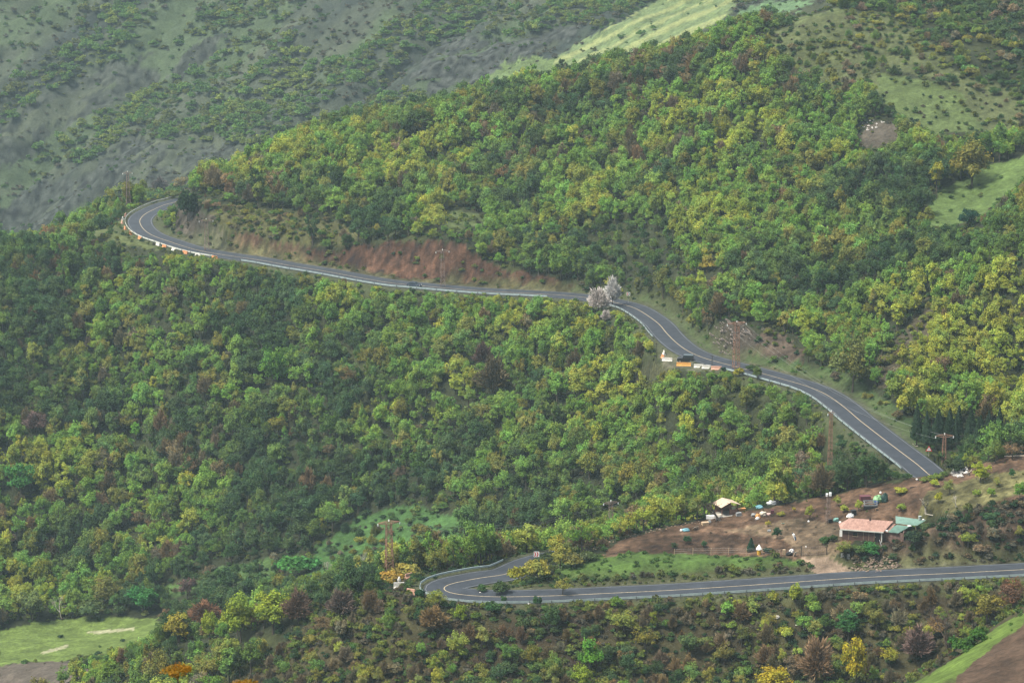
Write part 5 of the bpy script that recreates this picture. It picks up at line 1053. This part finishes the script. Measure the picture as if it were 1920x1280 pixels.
MB().box((10.1, .95, .7), (4.0, .14, 2.2)).box((12.0, 2.7, .8), (.14, 3.4, 2.3)).box((10.1, 4.4, .8), (3.9, .12, 2.3)).build('wall', m_brick, e2)
ribbed('lower_roof', (8.35, .75, 1.95), (11.0, .45, 1.95), (13.0, 3.9, 2.45), (10.3, 4.3, 2.45), m_green, e2, 26, 4, .035)
ribbed('upper_roof', (10.1, 4.6, 2.62), (14.3, 4.3, 2.55), (15.8, 7.1, 2.95), (9.6, 8.4, 2.95), m_green, e2, 40, 4, .035)
ribbed('tiled_patch', (8.15, .55, 1.90), (9.0, .5, 1.90), (10.1, 4.3, 2.55), (8.8, 4.3, 2.75), m_tile, e2, 12, 6, .03)
for x, y in ((10.2, 7.9), (15.2, 6.9), (14.1, 4.6)): MB().box((x, y, 1.2), (.14, .14, 2.9)).build('post', m_plank, e2)
wb = mat('white_plastic', (.80, .80, .78), 0.5, (.62, .62, .60))
for i_, (x, y, z, s_, lab) in enumerate([(8.75, .75, 2.12, (.55, .4, .2), 'white sack on the lower edge of the tiled roof'), (12.9, 3.6, 2.6, (.9, .4, .16), 'white board on the corner of the lower green roof'), (15.3, 6.9, 3.1, (.5, .3, .14), 'white scrap on the far corner of the upper green roof')]):
    R = Matrix.Rotation(-.24, 3, 'Z') @ Vector((x, y, z)); tag(MB().blob((0, 0, 0), (s_[0]/2, s_[1]/2, s_[2]), i_, 7, 4, .2).build('sack', wb), lab, 'sack').location = hp_+R
R = Matrix.Rotation(-.24, 3, 'Z') @ Vector((14.6, 7.0, 2.95)); tag(MB().tube([(0, 0, 0), (0, 0, .75)], [.26, .3], 10).tube([(0, 0, .75), (0, 0, .8)], .34, 10).build('bucket', mat('zinc', (.33, .36, .35), .5)), 'grey metal bucket on the far end of the upper green roof', 'bucket').location = hp_+R
# ------------------------------------------------------------------ garden pavilion
gp = hit(1352, 969); e = empty('garden_pavilion', gp, -.0); tag(e, 'small open wooden pavilion with tan gabled roof at the garden edge', 'pavilion')
gp_rz = .45; e.rotation_euler = (0, 0, gp_rz)
m_tan = mat('tan_roof_boards', (.48, .37, .27), 0.8, (.34, .26, .19), 1.5, stretch=(.5, 2, 1)); m_slab = mat('concrete_slab', (.34, .31, .27), 0.9, (.24, .22, .19)); m_frame = mat('reddish_timber', (.26, .135, .085), 0.85, (.16, .085, .055), 2.0)
MB().box((2.0, 1.3, .02), (5.4, 4.4, .30)).build('floor_slab', m_slab, e)
for x, y in ((.2, 0), (3.9, 0), (.2, 2.8), (3.9, 2.8), (2.05, 0)): MB().box((x, y, 1.2), (.14, .14, 2.1)).build('post', m_frame, e)
ribbed('roof', (-.3, -.5, 2.12), (2.05, -.5, 3.0), (2.05, 3.3, 3.0), (-.3, 3.3, 2.12), m_tan, e, 2, 14, .012, axis=1)
ribbed('roof', (2.07, -.5, 3.0), (4.5, -.5, 2.15), (4.5, 3.3, 2.15), (2.07, 3.3, 3.0), m_tan, e, 2, 14, .012, axis=1)
MB().box((3.9, 1.4, .75), (.10, 2.66, 1.2)).box((2.95, 0, .7), (1.7, .10, 1.1)).box((2.0, 2.8, 1.1), (3.6, .08, 1.8)).build('wall_panel', m_frame, e)
MB().box((2.95, -.07, 1.62), (1.0, .04, .7)).build('window', mat('pale_green_pane', (.38, .45, .30), .4), e)
MB().box((2.05, -.42, 2.62), (2.0, .06, .08), ry=.35).box((2.05, -.4, 2.05), (4.0, .08, .12)).build('gable_beam', m_frame, e)

# ------------------------------------------------------------------ small things in the garden
m_cl = {'white': wb, 'cream': mat('cream_cloth', (.62, .55, .44), .8), 'blue': mat('blue_plastic', (.035, .10, .30), .4), 'teal': mat('teal_tarp', (.16, .36, .42), .6), 'red': mat('dark_red_cloth', (.28, .04, .05), .8), 'maroon': mat('maroon_paint', (.115, .035, .045), .7),
        'tan': mat('tan_boards', (.42, .31, .20), .85), 'orange': mat('orange_plastic', (.52, .24, .07), .6), 'pink': mat('faded_pink', (.52, .36, .32), .8), 'green': mat('pale_green_tarp', (.28, .46, .26), .6, (.12, .27, .10), 3.0), 'darkgreen': mat('dark_green_tarp', (.022, .06, .05), .6),
        'black': mat('black_plastic', (.02, .02, .022), .6), 'yellow': mat('yellow_drum', (.62, .36, .045), .5, (.5, .28, .035)), 'grey': mat('grey_metal', (.27, .28, .28), .5), 'jeans': mat('blue_cloth', (.09, .14, .22), .8), 'skin': mat('straw', (.30, .20, .14), .8), 'green2': mat('turquoise_plastic', (.20, .40, .34), .5)}
def item(kind, name, px, row, wp, hp, col, label, cat, rz=0.0, tilt=0.0, dp=None, lift=0.0, seed=0):
    p = hit(px, row); k = ppm(p); w, h = wp/k, hp/k; d = dp or w*.6; m = m_cl[col]; mb = MB()
    if kind == 'box': mb.box((0, 0, h/2), (w, d, h)); mb.box((0, 0, h+.02), (w*1.04, d*1.04, .05))
    elif kind == 'crate':
        for z in (.12, .5, .88): mb.box((0, -d/2, h*z), (w, .03, h*.2)).box((0, d/2, h*z), (w, .03, h*.2)).box((-w/2, 0, h*z), (.03, d, h*.2)).box((w/2, 0, h*z), (.03, d, h*.2))
        mb.box((0, 0, .05), (w*.98, d*.98, .05))
    elif kind == 'heap': mb.blob((0, 0, h*.35), (w/2, d/2, h*.65), seed, 11, 7, .22)
    elif kind == 'sheet': mb.box((0, 0, h/2), (w, .05, h), rx=tilt)
    elif kind == 'drum': mb.tube([(0, 0, 0), (0, 0, h*.3), (0, 0, h*.34), (0, 0, h)], [w/2, w/2, w/2*1.05, w/2], 12)
    elif kind == 'table':
        mb.box((0, 0, h), (w, d, .06))
        for sx in (-1, 1):
            for sy in (-1, 1): mb.box((sx*w*.44, sy*d*.42, h/2), (.07, .07, h))
    elif kind == 'log': mb.tube([(-w/2, 0, .12), (0, .08, .2), (w/2, 0, h)], [.11, .09, .05], 6)
    elif kind == 'post': mb.tube([(0, 0, -.2), (tilt, 0, h)], .055, 5)
    elif kind == 'wheelset':
        for s in (-1, 1): mb.tube([(s*w*.3, -d/2, h/2), (s*w*.3, -d/2+.2, h/2)], h/2, 12)
        mb.box((0, 0, h*.6), (w, d, .1))
    o = mb.build(name, m); o.location = (p.x, p.y, p.z+lift); o.rotation_euler = (0, 0, rz); tag(o, label, cat); return o
ITEMS = [
 ('box','farm_cart',1622,940,19,11,'maroon','dark maroon wooden cart body behind the farmhouse','cart',.1,0,1.3),
 ('crate','wire_cage',1632,951,24,12,'grey','grey slatted cage right in front of the maroon cart','cage',.05,0,1.6),
 ('box','feed_trough',1632,954,25,4,'black','long black trough at the foot of the slatted cage','trough',.05,0,.7),
 ('drum','barrel',1643,944,9,6,'blue','bright blue plastic barrel beside the slatted cage','barrel',0,0,None),
 ('heap','tarp_heap',1646,942,20,14,'green','pale green tarp heap right of the maroon cart','tarp',.2,0,1.2),
 ('heap','tarp_heap',1658,942,13,18,'darkgreen','dark green tarp bundle right of the pale green heap','tarp',-.2,0,1.0),
 ('heap','sack',1651,925,4,4,'white','white sack on top of the dark green tarp bundle','sack',0,0,.4),
 ('sheet','board',1644,957,5,5,'tan','small tan board lying below the slatted cage','board',.4,.6,None),
 ('heap','tarp_heap',1594,970,14,8,'white','white tarp heap behind the left end of the tiled roof','tarp',.2,0,1.0),
 ('box','wheelbarrow',1600,966,9,10,'black','black object beside the white tarp heap behind the roof','wheelbarrow',.3,0,.8),
 ('heap','tarp_heap',1567,977,12,7,'green2','turquoise and white tub left of the farmhouse roof','tub',0,0,.8),
 ('heap','sack',1575,981,5,4,'white','small white sack touching the left roof corner','sack',0,0,.4),
 ('box','crate_stack',1556,980,7,6,'black','dark crate at the foot of the slim garden mast','crate',.3,0,.6),
 ('sheet','white_sheet',1577,1006,6,13,'white','white cloth hanging at the left wall of the farmhouse','cloth',-.2,0,None),
 ('sheet','white_sheet',1580,1046,7,9,'white','white panel leaning on the stone heap below the farmhouse','panel',.3,.2,None),
 ('sheet','grey_panel',1591,1050,5,11,'grey','bluish grey panel beside the white leaning one','panel',-.2,.15,None),
 ('post','white_stick',1655,1030,2,17,'white','white stick leaning on the green bush near the house corner','stick',0,-.7,None),
 ('post','white_stick',1622,1028,2,10,'white','short white stick in the green bush before the house','stick',0,.6,None),
 ('table','garden_bench',1346,972,14,7,'cream','cream bench beside the open side of the pavilion','bench',.3,0,.7),
 ('box','white_chest',1333,972,18,6,'white','long white chest left of the leaning dead tree','chest',-.1,0,.8),
 ('sheet','white_sheet',1346,975,8,7,'white','white panel at the foot of the leaning dead tree','panel',.2,.5,None),
 ('box','tile_stack',1385,967,10,6,'grey','grey and white striped stack in front of the pavilion','stack',.35,0,.6),
 ('box','table_board',1390,957,16,4,'orange','orange-brown workbench at the pavilion front','workbench',.4,0,.8),
 ('heap','tarp_heap',1424,953,16,6,'teal','bright teal tarp right of the pavilion','tarp',.1,0,1.1),
 ('heap','cloth_heap',1428,944,9,6,'red','dark red cloth behind the teal tarp','cloth',0,0,.8),
 ('heap','tarp_heap',1447,946,22,8,'white','long white tarp heap right of the dark red cloth','tarp',.05,0,1.2),
 ('heap','sack',1462,943,10,5,'black','black bags at the right end of the white tarp heap','bags',0,0,.8),
 ('heap','cloth_heap',1413,968,10,6,'grey','grey bundle at the left of the coloured clutter heap','bundle',0,0,.9),
 ('heap','cloth_heap',1421,970,10,7,'orange','orange cloth in the middle of the coloured clutter heap','cloth',0,0,.9),
 ('heap','cloth_heap',1431,966,14,8,'cream','cream cloths in the coloured clutter heap','cloth',0,0,1.0),
 ('heap','cloth_heap',1441,966,9,5,'pink','pinkish rags at the right of the clutter heap','rags',0,0,.8),
 ('heap','sack',1420,974,9,5,'white','white sack lying in front of the clutter heap','sack',.5,0,.6),
 ('box','tin_box',1448,962,6,6,'maroon','dark red tin at the right end of the clutter heap','tin',0,0,.5),
 ('sheet','board',1304,994,9,9,'cream','cream board lying at the left garden edge','board',.5,.9,None),
 ('heap','tarp_heap',1286,996,14,6,'teal','blue-grey tarp at the left tip of the garden','tarp',.2,0,1.0),
 ('heap','sack',1277,995,5,4,'white','small white sack at the left tip of the garden','sack',0,0,.5),
 ('box','scrap_crate',1322,984,13,5,'tan','brown crate between the cream board and the white chest','crate',.3,0,.9),
 ('heap','cloth_heap',1330,980,8,5,'grey','grey scrap behind the brown crate at the garden edge','scrap',0,0,.8),
 ('box','bird_bath',1442,997,6,3,'grey','grey basin left of the round dark green tree','basin',0,0,.5),
 ('sheet','board',1468,983,5,3,'green2','pale turquoise board behind the round dark tree','board',0,1.0,None),
 ('heap','boulder',1516,979,4,3,'white','single whitish stone on the ploughed garden','stone',0,0,.4),
 ('heap','sack',1511,1027,2,4,'white','small white object behind the garden gate','object',0,0,.3),
 ('box','machine_part',1470,1040,5,10,'tan','small rusty stand left of the scrap heap at the gate','stand',0,0,.4),
 ('heap','tarp_heap',1484,1036,11,7,'white','white tarp on the scrap heap left of the gate','tarp',.4,0,.8),
 ('heap','tarp_heap',1480,1041,14,6,'black','black scrap under the white tarp left of the gate','scrap',0,0,1.0),
 ('sheet','white_sheet',1491,1043,6,10,'cream','cream panel leaning at the left gate post','panel',.6,.4,None),
 ('heap','boulder',1719,900,4,3,'white','white stone beside a dark log on the garden ridge','stone',0,0,.4),
 ('log','log',1727,902,12,3,'black','dark log on the ridge left of the road end','log',0,0,None),
 ('log','log',1712,915,12,3,'black','dark log on the ploughed garden below the ridge','log',.2,0,None),
 ('heap','bucket',1756,899,5,5,'yellow','small yellow tub at the road end','tub',0,0,.4),
 ('log','log',1905,856,44,2,'cream','long pale log on the ridge at the right edge','log',.02,0,None),
 ('log','log',1716,838,14,8,'cream','pale fallen trunk on the slope beside the road end','log',-2.5,0,None),
]
for it in ITEMS:
    kd, nm, px, row, wp, hp, col, lab, cat, rz, tl, dp = it; item(kd, nm, px, row, wp, hp, col, lab, cat, rz, tl, dp, seed=int(px))
# yellow drum under a white cone
p = hit(1423, 1040); e = empty('covered_drum', p); tag(e, 'yellow drum under a white pointed cap at the garden front', 'drum')
MB().tube([(0, 0, 0), (0, 0, 1.15)], [.36, .48], 14).build('drum', m_cl['yellow'], e); MB().tube([(0, 0, 1.15), (0, 0, 1.3), (0, 0, 2.15)], [.66, .60, .04], 6).build('cap', wb, e)
# scarecrow
p = hit(1492, 1020); e = empty('scarecrow', p); tag(e, 'leaning scarecrow-like figure in white and blue cloth on a thin post', 'scarecrow')
MB().tube([(0, 0, -.2), (-.05, 0, .9), (-.55, 0, 2.2)], .045, 6).build('post', m_cl['skin'], e)
MB().tube([(-.02, 0, .75), (-.22, 0, 1.25), (-.40, 0, 1.65)], [.16, .24, .2], 8).build('trousers', m_cl['jeans'], e)
MB().tube([(-.32, 0, 1.5), (-.50, 0, 1.95), (-.62, 0, 2.15)], [.22, .27, .12], 8).tube([(-.62, -.12, 2.0), (-.42, -.2, 1.4), (-.22, -.2, .85)], [.08, .08, .06], 6).build('shirt', wb, e)
MB().blob((-.74, 0, 2.22), (.17, .16, .15), 4).build('head', m_cl['black'], e)
# wire fence along the garden front
FP = [hit(px, row) for px, row in ((1264,1042),(1299,1041),(1333,1040),(1366,1040),(1399,1041),(1429,1041),(1462,1043))]
o0 = FP[0]; e = empty('wire_fence', o0); tag(e, 'wire fence of thin pale posts along the garden front', 'fence')
for p in FP: q = p-o0; MB().tube([q+Vector((0, 0, -.3)), q+Vector((.03, 0, 1.45))], .05, 5).build('post', m_cl['tan'], e)
for z in (.5, .95, 1.35): MB().tube([p-o0+Vector((0, 0, z)) for p in FP], .012, 3).build('wire', m_wire, e)
# gate
ga, gb = hit(1502, 1043), hit(1551, 1041); e = empty('garden_gate', ga); tag(e, 'rusty two-leaf bar gate across the garden track', 'gate'); v = gb-ga
for f in (0, .98): q = v*f; MB().tube([q+Vector((0, 0, -.3)), q+Vector((0, 0, 2.1))], .09, 6).build('post', m_wood, e)
for lo, hi_ in ((.03, .48), (.50, .96)):
    mb = MB()
    for z in (.25, 1.0, 1.75): mb.tube([v*lo+Vector((0, 0, z)), v*hi_+Vector((0, 0, z))], .035, 4)
    for j in range(8): q = v*(lo+(hi_-lo)*j/7); mb.tube([q+Vector((0, 0, .15)), q+Vector((0, 0, 1.85))], .025, 4)
    mb.build('leaf', m_rust2, e)
# heaps of stones
def stones(name, poly, n, s, mt, label, cat, hz, seed, slab=False):
    rd = random.Random(seed); mb = MB(); o0 = None; xs = [a for a, b in poly]; ys_ = [b for a, b in poly]; c = 0
    while c < n:
        px, row = rd.uniform(min(xs), max(xs)), rd.uniform(min(ys_), max(ys_))
        if not inpoly(np.array([px]), np.array([row]), poly)[0]: continue
        p = hit(px, row); o0 = o0 or p.copy(); q = p-o0; r = s*rd.uniform(.5, 1.3); c += 1
        if slab: mb.box(q+Vector((0, -.1, rd.uniform(0, hz))), (r*rd.uniform(1.8, 3.0), r*.9, r*.45), rz=rd.uniform(-.2, .3), ry=.62+rd.uniform(-.1, .1))
        else: mb.blob(q+Vector((0, 0, rd.uniform(0, hz))), (r, r*.8, r*.6), rd.random(), 6, 4, .3)
    o = mb.build(name, mt); o.location = o0; tag(o, label, cat, kind='stuff'); return o
m_st = mat('white_stones', (.60, .57, .53), .9, (.32, .30, .28), 2.0); m_st2 = mat('brown_stones', (.26, .19, .14), .9, (.12, .09, .07), 1.5); m_rk = mat('pale_rock', (.24, .20, .17), .9, (.12, .10, .085), 1.2)
stones('stone_heap', [(1786,882),(1812,878),(1818,890),(1800,895),(1786,893)], 60, .42, m_st, 'heap of whitish stones on the ridge by the road end', 'stones', .45, 1)
stones('rubble', [(1592,1060),(1640,1044),(1680,1048),(1690,1064),(1640,1074),(1600,1072)], 190, .24, m_st2, 'heap of brown rubble and stones at the roadside below the farmhouse', 'rubble', .3, 2)
stones('rubble_strip', [(1100,1030),(1165,1004),(1245,985),(1330,975),(1332,979),(1250,992),(1170,1010),(1110,1034)], 90, .16, m_st2, 'loose pale stones along the rim of the garden', 'stones', .08, 3)
stones('rock_face', [(1334,640),(1340,612),(1362,600),(1400,607),(1412,635),(1385,640),(1378,672),(1352,662)], 80, .62, m_rk, 'slanting pale rock slabs showing in the bank above the road', 'rocks', .02, 4, True)
stones('scree_stones', [(1612,232),(1640,222),(1660,228),(1650,240),(1625,246)], 26, .30, m_st, 'pale stones on the rim of the bare hump', 'stones', .15, 5)
for px, row, r, lab in [(478,1232,.3,'white stone on the dark slope left of the rusty bush'),(380,1226,.25,'pale stone below the golden yellow tree'),(304,1264,.4,'white stone beside the orange sapling at the bottom'),(1527,1141,.3,'pale stone right of the bright lime tree below the rail'),(1508,1183,.25,'light stone in the scrub in front of the green round tree'),(1493,1174,.22,'small light stone left of the other light stone in the scrub'),(1457,1160,.55,'pinkish boulder on the dark slope below the near road'),(992,1133,.28,'white stone in the grass below the near road rail'),(1104,1133,.22,'small white stone in the grass right of the hairpin bushes'),(1015,1079,.28,'white stone on the slope inside the hairpin'),(900,1112,.22,'white stone at the inner tip of the hairpin')]:
    p = hit(px, row); o = MB().blob((0, 0, r*.4), (r, r*.8, r*.6), px, 8, 5, .2).build('stone', m_st); o.location = p; tag(o, lab, 'stone', 'single stones')
# dead and leafless trees
def dead(px, row, hp, label, m=None, seed=0, r0=.14, lean=(0, 0), spread=.55, depth=4, cls='leafless trees with pale branches'):
    p = hit(px, row); k = ppm(p); H = hp/k; e = empty('dead_tree', p); mb = bare_tree(seed, H, spread, r0, depth, lean); zt = max(v[2] for v in mb.v)
    o = mb.build('branches', m or m_pale, e); f = H/zt; o.scale = (f, f, f); tag(e, label, 'tree', cls)
dead(1352, 976, 40, 'leaning dead tree with dark trunk beside the pavilion', m_bark, 3, .22, (-.75, 0), .7, 5)
dead(617, 1092, 46, 'white-branched leafless tree in the valley right of the vivid bush', None, 5, .16)
dead(690, 1092, 60, 'wide pale leafless tree left of the hairpin mast', None, 8, .17, (.1, 0), .75, 5)
dead(116, 1160, 46, 'leafless pale tree at the far edge of the meadow', None, 9, .15, (-.2, 0), .7)
dead(1736, 962, 30, 'bleached dead branchy trunk on the ploughed garden', None, 12, .17, (-.1, 0), .8, 3)
dead(1795, 952, 24, 'thin bleached bare sapling in the orchard', None, 13, .09, (-.3, 0), .6, 3)
dead(1772, 890, 26, 'bare twiggy sapling between road end and stone heap', m_bark, 14, .12, (0, 0), .9, 4)
dead(1780, 1225, 96, 'large bare branching tree behind the grassy field edge', mat('brown_branches', (.12, .085, .065), .9), 21, .17, (-.3, 0), .9, 6)
dead(1548, 1290, 92, 'dark limbs of the leafless tree before the golden one', mat('brown_branches', (.12, .085, .065), .9), 22, .16, (-.1, 0), .6, 5)
dead(1815, 892, 14, 'forked pale stump at the right end of the stone heap', None, 23, .12, (.1, 0), .6, 2)
p = hit(1747, 968); tag(MB().tube([(-1.3, .3, .35), (0, 0, .15), (1.3, -.4, .12)], [.10, .12, .07], 7).build('fallen_branch', m_pale), 'bleached fallen branch lying beside the dead trunk in the garden', 'branch').location = p
# two saplings close to the viewer, far out of focus
for px, row, R, lab in ((330, 1256, .33, 'blurred orange-leaved sapling top close to the viewer'), (455, 1283, .34, 'second blurred orange sapling top cut by the bottom edge')):
    d = ray(px, row); P0 = Vector(d*(60/d[1])); g = float(height(P0.x, P0.y)); e = empty('near_sapling', (P0.x, P0.y, g)); tag(e, lab, 'sapling', 'saplings close to the viewer'); h = P0.z-g
    MB().tube([(0, 0, -.2), (.1, 0, h*.5), (.03, 0, h-.05)], [.05, .035, .02], 6).build('trunk', m_bark, e)
    V, Fq, S = crown_broad(px, 900, R, .30, 0, 16, .035, .7, low=-.2); V = V+np.array([0, 0, h-.22]); o = bpy.data.objects.new('crown', mesh_from('crown', V, Fq, S, m_leaf)); COL.objects.link(o); o.parent = e; o['tint'] = [.25, .135, .02, 1.0]

# ------------------------------------------------------------------ haze
hb = MB().box((0, 2200, -146), (5600, 4700, 316)).build('haze', bpy.data.materials.new('haze_air')); tag(hb, kind='stuff')
hm = hb.data.materials[0]; hm.use_nodes = True; t = hm.node_tree; t.nodes.clear()
o = t.nodes.new('ShaderNodeOutputMaterial'); pv = t.nodes.new('ShaderNodeVolumePrincipled')
pv.inputs['Color'].default_value = (.68, .92, 1.0, 1); pv.inputs['Density'].default_value = HAZE_DENSITY; pv.inputs['Anisotropy'].default_value = 0.1
t.links.new(pv.outputs[0], o.inputs['Volume'])
